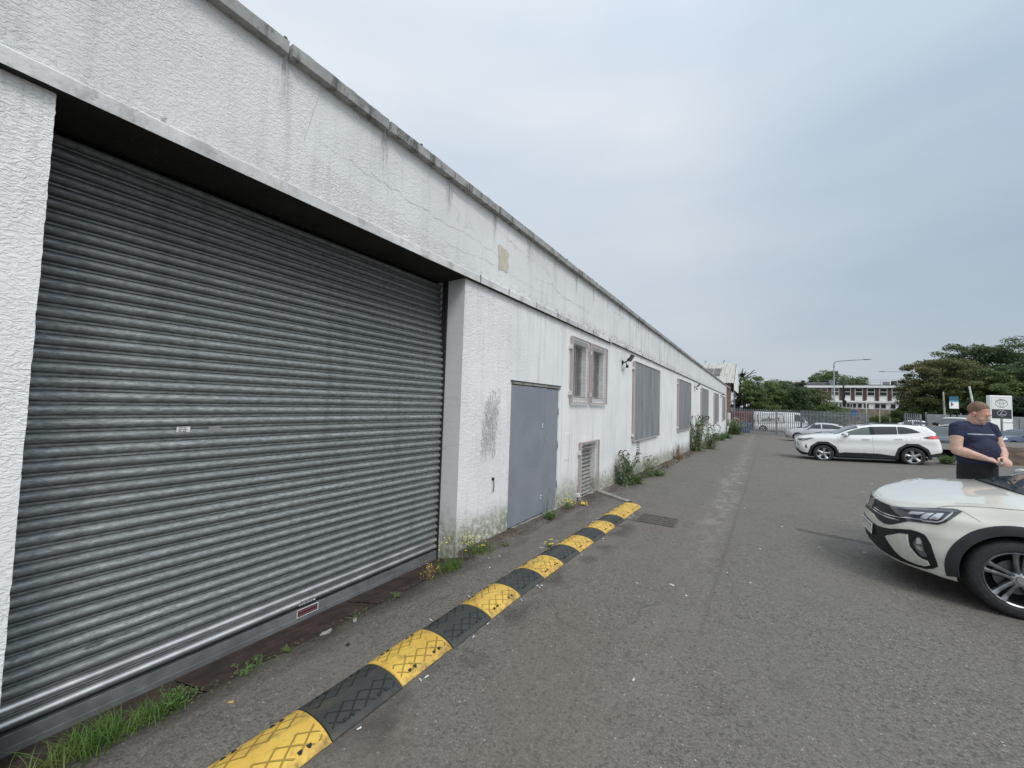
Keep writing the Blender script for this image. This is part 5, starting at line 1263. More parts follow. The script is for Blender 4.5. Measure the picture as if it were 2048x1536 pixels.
# ---------------------------------------------------------------- white crossover, seen side on
def build_white_suv():
    B=Body(xf=2.30,xr=-2.27,W=1.855,af=.34,nf=2.9,ar=.30,nr=3.2,
      fd=[(.20,.22),(.30,.14),(.45,.06),(.62,.0),(.80,.0),(.95,.02),(1.02,.05),(1.06,.10)],
      sd=[(.25,.05),(.4,.02),(.6,.0),(.8,.01),(.95,.0),(1.05,.02),(1.14,.06),(1.24,.09)],
      rd=[(.3,.20),(.45,.08),(.60,.0),(.75,.01),(.9,.04),(1.05,.10),(1.2,.19),(1.25,.22)],
      belt=[(2.30,1.0),(2.15,1.06),(1.66,1.095),(.92,1.13),(.35,1.13),(-.8,1.17),(-1.45,1.225),(-2.1,1.235),(-2.27,1.22)],
      sill=[(2.30,.42),(2.15,.32),(1.95,.26),(1.4,.26),(-1.4,.27),(-2.0,.36),(-2.27,.48)],
      hubs=(1.365,-1.365),ra=.425,rw=.35,cowl=.90,tail=-2.03,
      top=[(1.02,1.15),(.92,1.175),(.60,1.345),(.36,1.455),(.15,1.52),(-.05,1.56),(-.5,1.59),(-1.0,1.585),(-1.5,1.565),(-1.84,1.53),(-1.95,1.42),(-2.08,1.25)],tum=.29,crown=.045,n=6)
    root=empty('parked_car',(3.65,21.15+.90,-.335),(0,0,0));root.rotation_euler=(0,R(2.6),math.pi);tag(root,'white crossover car with black arches and five-spoke wheels parked side on in the middle distance','car')
    pt=M['paint_white'];car_shell(root,B,pt,cladw=.085,fine=.035,nr=18,arch_facet=True);FS=lambda s,z,o:B.P(s,z,o)
    for sd in (1,-1):
        for hx in (1.365,-1.365): wheel(root,hx,sd*.815,sd,.352,.225,5,False,.245,rot=.5 if hx>0 else .2)
        X=lambda x:B.s_of_x(x)
        SX_=lambda lst:[(X(x),a,b) for x,a,b in lst]
        slab(SX_([(.98,.26,.36),(.7,.26,.43),(-.35,.27,.425),(-.95,.27,.34)]),FS,.012,'sill_cladding',M['clad'],root,4,.08,.015,sd)
        slab([(0,.33,.56),(.35,.32,.52),(.6,.27,.50),(.80,.26,.42),(X(1.80),.26,.34)],FS,.008,'bumper_cladding',M['clad'],root,5,.05,.012,sd)
        slab(SX_([(-1.80,.36,.44),(-2.0,.37,.50)])+[(B.sr+.35,.40,.56),(B.sr+.6,.44,.62),(B.L-.01,.46,.66)],FS,.010,'bumper_cladding',M['clad'],root,5,.04,.015,sd)
        hl=slab(SX_([(2.22,.90,.93),(2.10,.87,.965),(1.95,.885,.985),(1.80,.935,1.0),(1.66,.985,1.0)]),FS,.006,'headlight',M['lampgrey'],root,4,.02,.01,sd);slab(SX_([(2.08,.90,.93),(1.85,.955,.975)]),FS,.009,'reflector',M['lens'],hl,1,.03,.003,sd)
        slab(SX_([(2.22,.70,.80),(2.19,.62,.68)]),FS,.006,'bumper_vent',M['piano'],root,3,.01,.01,sd);slab(SX_([(1.98,.62,.66),(1.94,.56,.74),(1.91,.56,.60)]),FS,.006,'bumper_vent',M['piano'],root,3,.01,.01,sd)
        slab([(0,.62,.93),(.3,.60,.93),(.52,.68,.86)],FS,.005,'grille',M['piano'],root,6,.03,.01,sd)
        tl=slab(SX_([(-1.66,1.085,1.09),(-1.80,1.04,1.135),(-1.95,1.045,1.165)]),FS,.006,'tail_lamp',M['lampblack'],root,4,.02,.01,sd)
        slab(SX_([(-1.80,1.06,1.08),(-1.92,1.045,1.15),(-2.06,1.05,1.17)])+[(B.sr+.52,1.07,1.13)],FS,.010,'red_lens',M['tail'],tl,4,.02,.01,sd)
        for xx,z0 in ((.87,.44),(-.22,.43)): line_patch([(X(xx),z0),(X(xx),1.10)],(lambda s,z,o,sd=sd:(lambda p:(p[0],p[1]*sd,p[2]))(B.P(s,z,o))),.001,.008,'panel_gap',M['wire'],root)
        line_patch([(X(-1.22),.86),(X(-1.18),1.16)],(lambda s,z,o,sd=sd:(lambda p:(p[0],p[1]*sd,p[2]))(B.P(s,z,o))),.001,.008,'panel_gap',M['wire'],root)
        for xx,zz in ((-.02,1.0),(-.98,1.03)):
            s_=X(xx);p=B.P(s_,zz,.02);h=MB();h.box(xx-.12,xx+.12,min(sd*p[1],sd*(p[1]+.02)),max(sd*p[1],sd*(p[1]+.02)),zz-.016,zz+.016);h.build('door_handle',pt,root,bevel=.006)
        p_=[(X(-1.35),1.0),(X(-1.60),1.0),(X(-1.60),1.13),(X(-1.35),1.13),(X(-1.35),1.0)]
        if sd==1: line_patch(p_,lambda s,z,o:B.P(s,z,o),.001,.007,'fuel_flap_gap',M['wire'],root)
        gh_patch(B,root,'side_window',M['carglass2'],[(.75,1.15,1.17),(.50,1.15,1.285),(.30,1.15,1.365),(.05,1.155,1.445),(-.16,1.16,1.475)],side=sd)
        gh_patch(B,root,'side_window',M['carglass'],[(-.30,1.17,1.49),(-.98,1.20,1.50),],side=sd)
        gh_patch(B,root,'side_window',M['carglass'],[(-1.0,1.205,1.50),(-1.18,1.215,1.49),(-1.40,1.245,1.42),(-1.56,1.265,1.33),(-1.63,1.285,1.295)],side=sd)
        slab([(-.50,.0,1),(.0,0,1)],lambda s,z,o:B.G(-.16-(s+.5)*.28,B.phi_z(-.16-(s+.5)*.28,1.165+z*.32),o),.003,'door_pillar',M['black'],root,6,.25,.006,sd)
        mirror(B,root,.60,1.16,pt,sd,.86,1.1)
        m=MB()
        pts=[];
        for q in range(9):
            x=.10-1.75*q/8;g=B.G(x,math.radians(62));pts.append((g[0],sd*g[1],g[2]+.035*min(1,4*min(q,8-q)/8)+.004))
        m.tube(pts,.014,6);m.build('roof_rail',M['clad'],root,smooth=True)
    windscreen(B,root,.95,.18,.48,M['windscreen']);windscreen(B,root,-1.86,-2.0,.5,M['carglass'],name='rear_window')
    m=MB();m.grid(lambda u,v:(-1.72-.34*u,-.62+1.24*v,1.555-.05*u-.02*abs(2*v-1)**3),6,12);m.grid(lambda u,v:(-1.72-.34*u,-.62+1.24*v,1.532-.045*u-.02*abs(2*v-1)**3),6,12);m.build('roof_spoiler',pt,root,smooth=True)
    m=MB();m.add([(-1.15,-.02,1.60),(-1.15,.02,1.60),(-1.32,.03,1.57),(-1.32,-.03,1.57),(-1.30,0,1.65)],[(0,1,4),(1,2,4),(2,3,4),(3,0,4)]);m.build('roof_aerial',pt,root)
build_white_suv()
# ---------------------------------------------------------------- simpler parked cars
def simple_car(label,loc,rz,paint,L=4.3,W=1.78,H=1.45,hood=.92,cowlx=.85,kind='hatch',wr=.315,name='parked_car',glass='carglass',group=None,tilt=0):
    xf=L/2-.02;wb=L*.605/2
    if kind=='van': top=[(xf-.35,hood+.05),(xf-.75,H*.82),(xf-1.05,H-.06),(xf-1.5,H),(-L/2+.25,H),(-L/2+.08,H*.86),(-L/2+.03,hood+.15)];cowl=xf-.45;tail=-L/2+.08
    elif kind=='saloon': top=[(cowlx+.12,hood),(cowlx-.0,hood+.04),(cowlx-.5,H-.14),(cowlx-.85,H-.01),(-.5,H),(-1.0,H-.07),(-1.6,hood+.16),(-L/2+.35,hood+.1)];cowl=cowlx;tail=-L/2+.45
    else: top=[(cowlx+.12,hood),(cowlx,hood+.04),(cowlx-.5,H-.16),(cowlx-.9,H-.01),(-.4,H),(-1.2,H-.07),(-1.7,hood+.28),(-L/2+.12,hood+.1)];cowl=cowlx;tail=-L/2+.18
    B=Body(xf=xf,xr=-L/2,W=W,af=.5,nf=2.3,ar=.4,nr=2.6,fd=[(.18,.14),(.3,.04),(.5,0),(.65,.03),(.78,.09),(.9,.2)],sd=[(.2,.06),(.4,.01),(.6,0),(.8,.02),(.95,.06),(1.1,.1)],rd=[(.25,.12),(.5,.0),(.75,.02),(.95,.08),(1.1,.14)],
      belt=[(xf,hood-.2),(xf-.2,hood-.12),(xf-.5,hood-.06),(cowl,hood),(-L/2+.4,hood+.06),(-L/2,hood+.04)],sill=[(xf,.24),(xf-.4,.2),(-L/2+.4,.22),(-L/2,.32)],hubs=(wb,-wb),ra=wr+.055,rw=wr,cowl=cowl,tail=tail,top=top,tum=.34 if kind!='van' else .12,crown=.05)
    root=empty(name,loc,(0,R(tilt),rz));tag(root,label,'van' if kind=='van' else 'car',group);pt=M[paint];FS=lambda s,z,o:B.P(s,z,o)
    car_shell(root,B,pt,fine=.06,nr=12)
    X=B.s_of_x;zb=hood+.05
    for sd in (1,-1):
        for hx in (wb,-wb): wheel(root,hx,sd*(W/2-.115),sd,wr,.2,10 if paint=='paint_silver' else 5,False,wr-.1,rot=.3)
        slab([(X(xf-.08),hood-.30,hood-.20),(X(xf-.3),hood-.27,hood-.14),(X(xf-.55),hood-.2,hood-.13)],FS,.006,'headlight',M['lens'],root,3,.04,.01,sd)
        slab([(0,.42,.62),(.3,.42,.62),(.48,.46,.58)],FS,.005,'grille',M['piano'],root,3,.05,.01,sd)
        slab([(0,.24,.34),(.5,.24,.34),(.75,.26,.36)],FS,.005,'lower_intake',M['piano'],root,2,.05,.01,sd)
        slab([(B.sr+.25,hood-.22,hood-.05),(B.sr+.55,hood-.22,hood-.04)],FS,.006,'tail_lamp',M['tail'],root,3,.05,.01,sd)
        if kind=='van':
            gh_patch(B,root,'side_window',M['carglass'],[(xf-.62,zb,zb+.15),(xf-.95,zb,H*.88),(xf-1.6,zb,H*.9)],side=sd)
            for xx in (xf-.55,xf-1.7,xf-2.9): line_patch([(X(xx),.3),(X(xx),hood)],(lambda s,z,o,sd=sd:(lambda p:(p[0],p[1]*sd,p[2]))(B.P(s,z,o))),.001,.012,'panel_gap',M['wire'],root)
        else:
            gh_patch(B,root,'side_window',M[glass],[(cowl-.28,zb,zb+.03),(cowl-.6,zb,H-.19),(cowl-1.05,zb+.01,H-.10)],side=sd)
            gh_patch(B,root,'side_window',M[glass],[(cowl-1.12,zb+.01,H-.10),(-.75,zb+.03,H-.12),(-1.15,zb+.05,H-.22),(-1.42,zb+.09,zb+.16)],side=sd)
            line_patch([(X(cowl-.05),.3),(X(cowl-.05),hood)],(lambda s,z,o,sd=sd:(lambda p:(p[0],p[1]*sd,p[2]))(B.P(s,z,o))),.001,.01,'panel_gap',M['gap'],root)
            line_patch([(X(cowl-1.09),.3),(X(cowl-1.09),hood)],(lambda s,z,o,sd=sd:(lambda p:(p[0],p[1]*sd,p[2]))(B.P(s,z,o))),.001,.01,'panel_gap',M['gap'],root)
        mirror(B,root,cowl-.3 if kind!='van' else xf-.75,hood+.12,pt if kind!='van' else M['black'],sd,W/2-.06,1.0 if kind!='van' else 1.5)
    if kind=='van': windscreen(B,root,xf-.42,xf-1.0,.45,M['windscreen'])
    else:
        windscreen(B,root,cowl+.04,cowl-.72,.48,M['windscreen']);windscreen(B,root,-1.15 if kind!='saloon' else -1.05,tail+.12,.5,M['carglass'],name='rear_window')
    return root,B
def grd(x,y): return gz(x,y)-.0
simple_car('silver hatchback parked by the palisade fence, nose towards the white wall',(3.85,38.9,gz(3.8,38)+.03),math.pi,'paint_silver',L=4.4,W=1.8,H=1.50,hood=.98,cowlx=.95)
simple_car('dark blue car mostly hidden between the silver hatchback and the white crossover',(4.70,30.0,gz(4.7,30)-.02),math.pi,'paint_blue',L=4.3,H=1.52,hood=.98,cowlx=.9,glass='carglass2')
simple_car('pale grey car whose rounded roof shows beside the fence end',(7.6,42.5,gz(7,42)),math.pi,'paint_pale',L=4.2,H=1.72,hood=1.05,cowlx=.9,glass='carglass2')
simple_car('black car far behind the white crossover under the cream poles',(10.5,52,gz(9,52)+.25),math.pi,'paint_black',L=4.4,H=1.45,kind='saloon')
simple_car('white pick-up-like car far off in front of the hedge',(13.9,60,gz(9,60)+.60),math.pi*.95,'paint_white',L=4.3,H=1.45)
simple_car('white panel van parked behind the standing man',(12.35,42.3,-.15),math.radians(-112),'paint_white',L=4.4,W=1.75,H=1.80,hood=1.15,kind='van',name='parked_van')
simple_car('dark blue saloon on the raised yard at the right edge of the photo',(15.1,41.6,-.47),math.radians(208),'paint_blue',L=4.5,H=1.42,hood=.95,kind='saloon')
simple_car('grey car parked behind the dark blue saloon at the right edge',(18.3,47.2,-.40),math.radians(200),'paint_pale',L=4.3,H=1.50,kind='hatch')
simple_car('dark car half hidden between the white crossover tail and the man',(9.45,34.3,-.42),math.radians(-112),'paint_black',L=4.0,H=1.46)
v,B=simple_car('white long panel van with the word select on its side behind the palisade fence',(2.15,58.9,gz(0,58)+.0),0,'paint_white',L=6.0,W=2.0,H=2.45,hood=1.35,kind='van',wr=.36,name='parked_van')
m=MB();z0=1.62
def onvan(x,y): 
    X_=x;Z_=z0+y
    p=B.G(-X_,B.phi_z(-X_,Z_),.012)
    return (p[0] if False else X_,-p[1]-.004,Z_)
def onvan(x,y):
    a=R(4);xx=-1.05+x*math.cos(a)-y*math.sin(a);zz=1.55+x*math.sin(a)+y*math.cos(a)
    return (xx,-1.02,zz)
text_mb(m,'select',.85,lambda x,y:onvan(x,y-.25));m.build('lettering',M['ink'],v)
m=MB()
for (a,b,c,d) in ((-1.35,1.35,.52,.57),(-1.35,1.35,-.50,-.45),(-1.35,-1.30,-.45,.52),(1.30,1.35,-.45,.52)): m.add([onvan(a,c),onvan(b,c),onvan(b,d),onvan(a,d)],[(0,1,2,3)])
m.build('lettering_border',M['ink'],v)
r_=empty('parked_lorry',(-1.9,60.5,gz(0,58)));tag(r_,'red box lorry behind the left part of the palisade fence','lorry')
m=MB();m.box(-3.2,1.35,-1.2,1.2,.75,2.45);m.build('box_body',M['paint_red'],r_,bevel=.05);m=MB();m.box(-3.2,1.3,-1.0,1.0,.5,.75);m.build('chassis',M['black'],r_)
for x in (-2.4,.6): wheel(r_,x,-1.0,-1,.42,.25,5,False,.24);wheel(r_,x,1.0,1,.42,.25,5,False,.24)
m=MB();m.box(1.30,1.38,-1.0,-.8,1.0,1.2);m.build('tail_lamp',M['tail'],r_)
# ================================================================ beyond the car park
def palisade(A,Bp,h,label,n_posts,sp=.155,zf=lambda x,y:gz(x,y)):
    A=Vector(A);Bp=Vector(Bp);L_=(Bp-A).length;d=(Bp-A).normalized();nr=Vector((-d.y,d.x,0));root=empty('palisade_fence',(A.x,A.y,0));tag(root,label,'fence')
    m=MB();n=int(L_/sp)
    pale=MB()
    for i in range(n+1):
        p=d*(i*sp);z=zf(A.x+p.x,A.y+p.y);a,b,c=z+.05,z+h-.16,z+h;w=.036
        vs=[]
        for (q,o) in ((-w,.0),(-w*.35,.018),(w*.35,.018),(w,.0)):
            for zz in (a,b): vs.append(p+d*q-nr*o+Vector((0,0,zz)))
        vs+=[p-nr*.018-d*w*.9+Vector((0,0,c-.07)),p-nr*.018+Vector((0,0,c)),p-nr*.018+d*w*.9+Vector((0,0,c-.07))]
        pale.add(vs,[(0,2,3,1),(2,4,5,3),(4,6,7,5),(1,3,8),(3,5,10,9,8),(5,7,10)])
        pale.add([v+nr*.006 for v in vs[:8]],[(0,1,3,2),(2,3,5,4),(4,5,7,6)])
    pale.build('pales',M['galv_far'],root)
    r=MB()
    for zz in (.35,h-.45):
        r.obox(d*L_/2+nr*.03+Vector((0,0,zz+(zf(A.x,A.y)+zf(Bp.x,Bp.y))/2)),d*L_/2,nr*.012,Vector((0,0,.028)))
    r.build('rails',M['galv_far'],root)
    for k in range(n_posts+1):
        p=d*(L_*k/n_posts);q=MB();q.obox(p+nr*.08+Vector((0,0,zf(A.x+p.x,A.y+p.y)+h/2-.1)),d*.04,nr*.03,Vector((0,0,h/2)));q.build('post',M['galv_far'],root)
    return root
palisade((-2.75,50,0),(3.6,50,0),2.72,'long grey palisade fence and gate across the end of the car park',3,.165)
palisade((3.65,50.0,0),(9.6,54.5,0),2.74,'grey palisade fence section angling away to the right behind the silver hatchback',3)
palisade((10.7,47.2,0),(11.8,47.6,0),2.9,'short grey palisade gate standing alone before the dark trees',1,.15,lambda x,y:-1.0)
# hoarding
r=empty('metal_hoarding',(12.1,47.6,-.6));tag(r,'grey corrugated metal hoarding along the back of the neighbouring yard','hoarding')
m=MB();n=140
for i in range(n+1):
    t=i/n;x=22*t;y=18.5*t;o=.03*(1 if (i//2)%2 else -1)
    for zz in (0,2.45): m.v.append((x-o*.5,y+o*.85,zz))
for i in range(n): m.f.append((2*i,2*i+2,2*i+3,2*i+1));m.mi.append(0)
m.build('panels',m_noisy('grey_hoarding_sheet',(.21,.225,.235),(.15,.16,.165),.8,.6,0,0,0,False),r)
for k in range(9):
    q=MB();t=k/8;q.box(22*t-.05,22*t+.05,18.5*t+.06,18.5*t+.14,0,2.6);q.build('post',M['galv_far'],r)
q=MB();q.obox(Vector((1.65,.90,1.72)),Vector((.30,.18,0)),Vector((-.03,.05,0)),Vector((0,0,.50)));q.build('white_notice',M['white_paint'],r)
q=MB();q.obox(Vector((2.25,1.28,1.65)),Vector((.28,.17,0)),Vector((-.03,.05,0)),Vector((0,0,.48)));q.build('torn_notice',m_noisy('torn_poster',(.5,.52,.54),(.03,.03,.035),2.6,.7,0,0,0,False,.45,.52),r)
# bank with low wall of earth
r=MB();nx,ny=40,10
def bank(u,v):
    x=6.9+9.5*u;y=22.6+1.6*u+2.6*v;h=.62*math.sin(min(1,v*1.6)*math.pi/2)*sst(0,.10,u)
    return (x,y,gz(x,y)-.04+h+.10*mnoise.noise(Vector((x*1.7,y*1.7,0)))*sst(0,.2,v))
r.grid(bank,nx,ny);o=r.build('earth_bank',M['soil'],smooth=True,normals=True);tag(o,'brown earth bank below the raised yard behind the man','bank',kind='structure')
r=MB();r.grid(lambda u,v:(6.9+9.5*u,25.1+1.6*u+(20-1.6*u)*v,.30-.25*v+(gz(6.9,24)*(1-u)*.5)),6,6);o=r.build('raised_yard',M['asphalt']);tag(o,kind='structure')
grp='weeds on the earth bank'
for k,(x,y,hh,lab) in enumerate(((6.75,21.9,.55,'green and yellowish weeds growing behind the tail of the white crossover'),(7.4,22.4,.5,'weeds on the earth bank directly left of the man'),(9.2,22.9,.35,'weeds on the earth bank right of the man'),(6.2,22.3,.4,'low weeds under the rear bumper of the white crossover'))):
    leafy_weed(x,y,hh,.55,70,lab,60+k,'weed' if k!=1 else 'weedg',ll=.11,flowers=1 if k<2 else 0,fr=.015,dens=14,group=grp,name='bank_weed',stemr=.005,z=gz(x,y))
# ---------------------------------------------------------------- dealership totem, signs, posts, lamps
tt=empty('totem_sign',(17.6,51.5,-.55),(0,0,R(32)));tag(tt,'white upright dealership sign board with two oval car emblems behind the man','sign')
W_=1.9
m=MB();m.box(-W_/2,W_/2,-.15,.15,0,4.2);m.build('cabinet',M['white_paint'],tt,bevel=.03)
m=MB();m.box(-.84,.84,-.158,-.151,3.02,4.02);pn=m.build('upper_panel',m_noisy('white_sign_panel',(.74,.74,.72),(.70,.70,.68),2,.4,0),tt)
m=MB()
for (a,b,c,d) in ((-.86,.86,4.02,4.05),(-.86,-.84,2.2,4.02),(.84,.86,2.2,4.02)): m.box(a,b,-.157,-.150,c,d)
m.build('panel_border',M['wire'],tt)
m=MB();m.box(-.84,.84,-.158,-.151,2.20,3.0);pb=m.build('lower_panel',Mat('dark_sign_panel',(.025,.027,.035),.3),tt)
f=lambda y0:(lambda a,b:(a,y0,b))
e1=ring_mb(0,3.52,.52,.345,.045,f(-.163));e1.build('oval_emblem',M['rail'],pn)
e1=ring_mb(0,3.66,.40,.16,.035,f(-.165));e1.build('oval_emblem',M['rail'],pn)
e1=ring_mb(0,3.50,.16,.31,.035,f(-.167));e1.build('oval_emblem',M['rail'],pn)
e1=ring_mb(0,2.66,.40,.24,.035,f(-.163));e1.build('oval_emblem',M['chrome'],pb)
m=MB();m.add([(.10,-.165,2.86),(.05,-.165,2.86),(-.22,-.165,2.53),(.30,-.165,2.53),(.30,-.165,2.57),(-.12,-.165,2.57)],[(0,1,2,5),(2,3,4,5)]);m.build('angled_stroke',M['chrome'],pb)
m=MB();m.box(-.86,.86,-.157,-.150,2.10,2.17);m.build('trim_bar',M['white_paint'],tt)
# fence rails crossing low in front of the board
ry=empty('yard_rail_fence',(15.2,44.2,-.3),(0,0,R(32)));tag(ry,'thin grey post and rail fence in front of the white sign board','fence')
for k in range(5):
    m=MB();m.box(k*1.35-.05,k*1.35+.05,-.04,.04,0,1.98);m.build('post',M['galv_far'],ry)
m=MB();m.box(0,5.4,-.02,.02,1.62,1.68);m.build('rail',M['galv_far'],ry)
sg=empty('parking_sign',(13.35,46.3,-.9),(0,0,R(30)));tag(sg,'small teal and white notice board on two posts before the dark trees','sign')
for x in (-.25,.25): m=MB();m.box(x-.03,x+.03,-.03,.03,0,3.2);m.build('post',M['black'],sg)
m=MB();m.box(-.36,.36,-.05,-.03,3.25,3.85);tb=m.build('white_panel',M['white_paint'],sg);m=MB();m.box(-.36,.36,-.05,-.03,3.85,4.25);m.build('teal_panel',Mat('teal_sign',(.02,.11,.15),.5),sg)
m=MB();m.box(-.36,.36,-.052,-.031,3.78,3.90);m.build('pale_band',Mat('pale_blue_sign',(.12,.35,.50),.5),sg)
m=MB();m.box(-.24,-.14,-.056,-.051,3.45,3.75);m.box(-.24,-.05,-.056,-.051,3.55,3.62);m.build('dark_symbol',M['ink'],tb)
def pole(label,x,y,z0,z1,r,mat,lean=0,name='bare_pole'):
    o=empty(name,(x,y,z0),(0,R(lean),0));tag(o,label,'pole');m=MB();m.tube([(0,0,0),(0,0,(z1-z0)*.5),(0,0,z1-z0)],[r,r*.85,r*.6],8);m.build('shaft',mat,o,smooth=True);m=MB();m.lathe([(0,.3),(r*1.6,.3),(r*1.9,0)],8);m.build('base',mat,o);return o
pole('weathered grey wooden pole left of the teal sign',12.85,46.1,-.9,3.7,.085,M['concrete'],-1.5)
pole('pale leaning pole just above the man\'s head',15.35,47.8,-.9,4.3,.10,m_noisy('bleached_wood',(.52,.53,.45),(.35,.38,.33),4,.8,0),-7)
for k,(px,zt) in enumerate(((8.35,3.85),(10.0,1.0),(11.1,3.9))): pass
def flagpole(x,y,z1,label): o=pole(label,x,y,-.8,z1,.11,m_noisy('cream_pole_paint',(.66,.63,.47),(.60,.57,.45),1,.5,0),0,'cream_pole');o['group']='cream poles in front of the far block';return o
flagpole(15.55,90,4.1,'left one of the three cream poles in front of the far block');flagpole(17.25,90,2.5,'middle and shortest of the three cream poles in front of the far block');flagpole(18.55,90,4.1,'right one of the three cream poles in front of the far block')
def street_lamp(label,x,y,z0,h,arm,azim,r=.16,mat='galv_far',head=1):
    o=empty('street_lamp',(x,y,z0),(0,0,azim));tag(o,label,'street lamp','street lamps');m=MB();m.tube([(0,0,0),(0,0,h*.22),(0,0,h*.225),(0,0,h-1.0)],[r*1.2,r*1.2,r*.8,r*.45],10);m.build('column',M[mat],o,smooth=True)
    m=MB();m.tube([(0,0,h-1.02),(0,0,h-.45),(.12,0,h-.15),(.4,0,h),(arm*.6,0,h+.12),(arm,0,h+.2)],[r*.45,r*.42,r*.4,r*.4,r*.36,r*.3],8);m.build('bracket_arm',M[mat],o,smooth=True)
    hd=MB();hd.lathe([(0,.5),(.07,.42),(.13,.15),(.12,-.2),(0,-.3)],10,(0,0,0),'x');q=hd.build('lamp_head',M['rail'],o,smooth=True);q.location=(arm+.2,0,h+.2);q.scale=(1.3,1,.6);return o
street_lamp('tall grey street lamp with a long arm in front of the far block',9.61,77,-.8,10.45,3.6,R(4),.15)
street_lamp('second street lamp, mostly hidden by the right hand trees, arm pointing left',24.9,105,-.8,10.9,4.0,R(178),.10)
bp=pole('black post with small boxes clamped to it in front of the far block',11.55,83,-.8,7.3,.19,M['black'],0,'black_post')
for z in (3.3,4.4,5.4,6.4): m=MB();m.box(-.16,.32 if z in(3.3,4.4) else .2,-.2,.1,z-.35,z+.25);m.build('clamped_box',M['black'] if z!=3.3 else M['wire'],bp)
tp=pole('thin grey post with a dark sign plate left of the tall street lamp',8.1,86,-.8,5.4,.09,M['galv_far'],0,'sign_post')
m=MB();m.box(-.45,.45,-.1,0,3.3,4.2);m.build('sign_plate',M['rail'],tp)
# ---------------------------------------------------------------- far block
fb=empty('office_block',(0,112.7,0));tag(fb,'white two storey office block with brown brick piers and rooftop railings beyond the fence','building')
Y0=112.7
def FB(x0,x1,y0,y1,z0,z1,name,mat,par=None,**k):
    m=MB();m.box(x0,x1,y0-Y0,y1-Y0,z0,z1);return m.build(name,mat,par or fb,**k)
FB(4,34,112.9,126,-1.2,7.4,'wall',M['white_paint']);FB(3.8,34.2,112.45,126.2,7.42,7.9,'roof_fascia',M['white_paint']);FB(4.2,33.8,112.9,126,8.05,8.1,'roof',M['roof_felt'])
FB(14.0,34,112.75,112.89,-1.2,2.85,'stone_wall',M['stone']);FB(4,34,112.6,112.89,4.2,4.55,'floor_band',M['white_paint'])
BX=9.05;SPC=1.985
for k in range(-2,12):
    x=BX+SPC*k
    FB(x,x+.55,112.72,112.88,4.56,7.41,'brick_pier',M['brown_clad'])
    w_=FB(x+.62,x+1.92,112.80,112.88,5.6,7.40,'window',M['white_trim'])
    for (a,b) in ((6.62,7.24),(5.78,6.46)): FB(x+.76,x+1.80,112.77,112.799,a,b,'pane',M['glass'],w_).parent=w_
    FB(x+.62,x+1.92,112.84,112.89,4.62,5.5,'spandrel_panel',M['white_paint'])
for (a,b) in ((14.2,14.7),(15.05,15.35),(15.8,16.1),(16.25,16.7),(16.85,17.1),(17.3,17.8),(18.1,18.75),(19.1,19.85),(20.9,21.6),(21.85,22.6),(23.4,24.1),(24.6,25.4)):
    w_=FB(a-.05,b+.05,112.82,112.88,3.05,4.0,'window',M['white_trim']);FB(a,b,112.78,112.819,3.1,3.92,'pane',M['glass'],w_)
FB(9.5,13.2,111.2,112.85,3.55,3.7,'canopy',M['black']);FB(9.7,13.4,110.9,112.85,2.75,3.05,'canopy',M['white_paint']);FB(9.5,13.5,111.9,112.85,3.1,3.3,'canopy',M['black'])
FB(12.0,13.6,112.6,112.85,-.5,2.6,'entrance_door',Mat('blue_doors',(.02,.13,.32),.5));FB(10.9,11.9,112.6,112.85,-.5,2.3,'window',M['white_trim']);FB(11.05,11.75,112.5,112.59,.4,2.1,'pane',M['glass'])
FB(21.0,23.4,112.3,112.7,.55,.85,'red_bench',Mat('red_paint',(.30,.03,.02),.5));FB(16.7,17.4,112.3,112.7,.75,1.0,'red_sign',Mat('red_sign',(.25,.05,.03),.5));FB(17.9,18.4,112.3,112.7,.75,1.0,'red_sign',Mat('red_sign2',(.25,.05,.03),.5))
m=MB();m.lathe([(0,-.06),(.75,-.06),(.75,0)],18,(17.3,-.3,1.75),'y');m.build('blue_roundel',Mat('blue_sign',(.03,.10,.28),.5),fb)
for k in range(14):
    x=5+2.1*k;FB(x,x+.05,112.6,112.65,8.06,9.15,'railing_post',M['galv_far'])
for z in (8.6,9.1): FB(4.5,33.5,112.6,112.64,z,z+.035,'railing_rail',M['galv_far'])
FB(22.6,23.5,114,115,8.1,8.8,'roof_plant',M['galv_far']);FB(23.9,24.6,114,115,8.1,8.95,'roof_plant',M['black']);FB(6.2,9.0,114,116,8.1,8.7,'roof_plant',Mat('pink_brick',(.35,.22,.19),.9));FB(9.1,13.5,114,116,8.1,8.75,'roof_plant',M['roof_felt']);FB(13.4,14.2,113.5,115,8.1,9.2,'roof_plant',M['galv_far'])
o=MB()
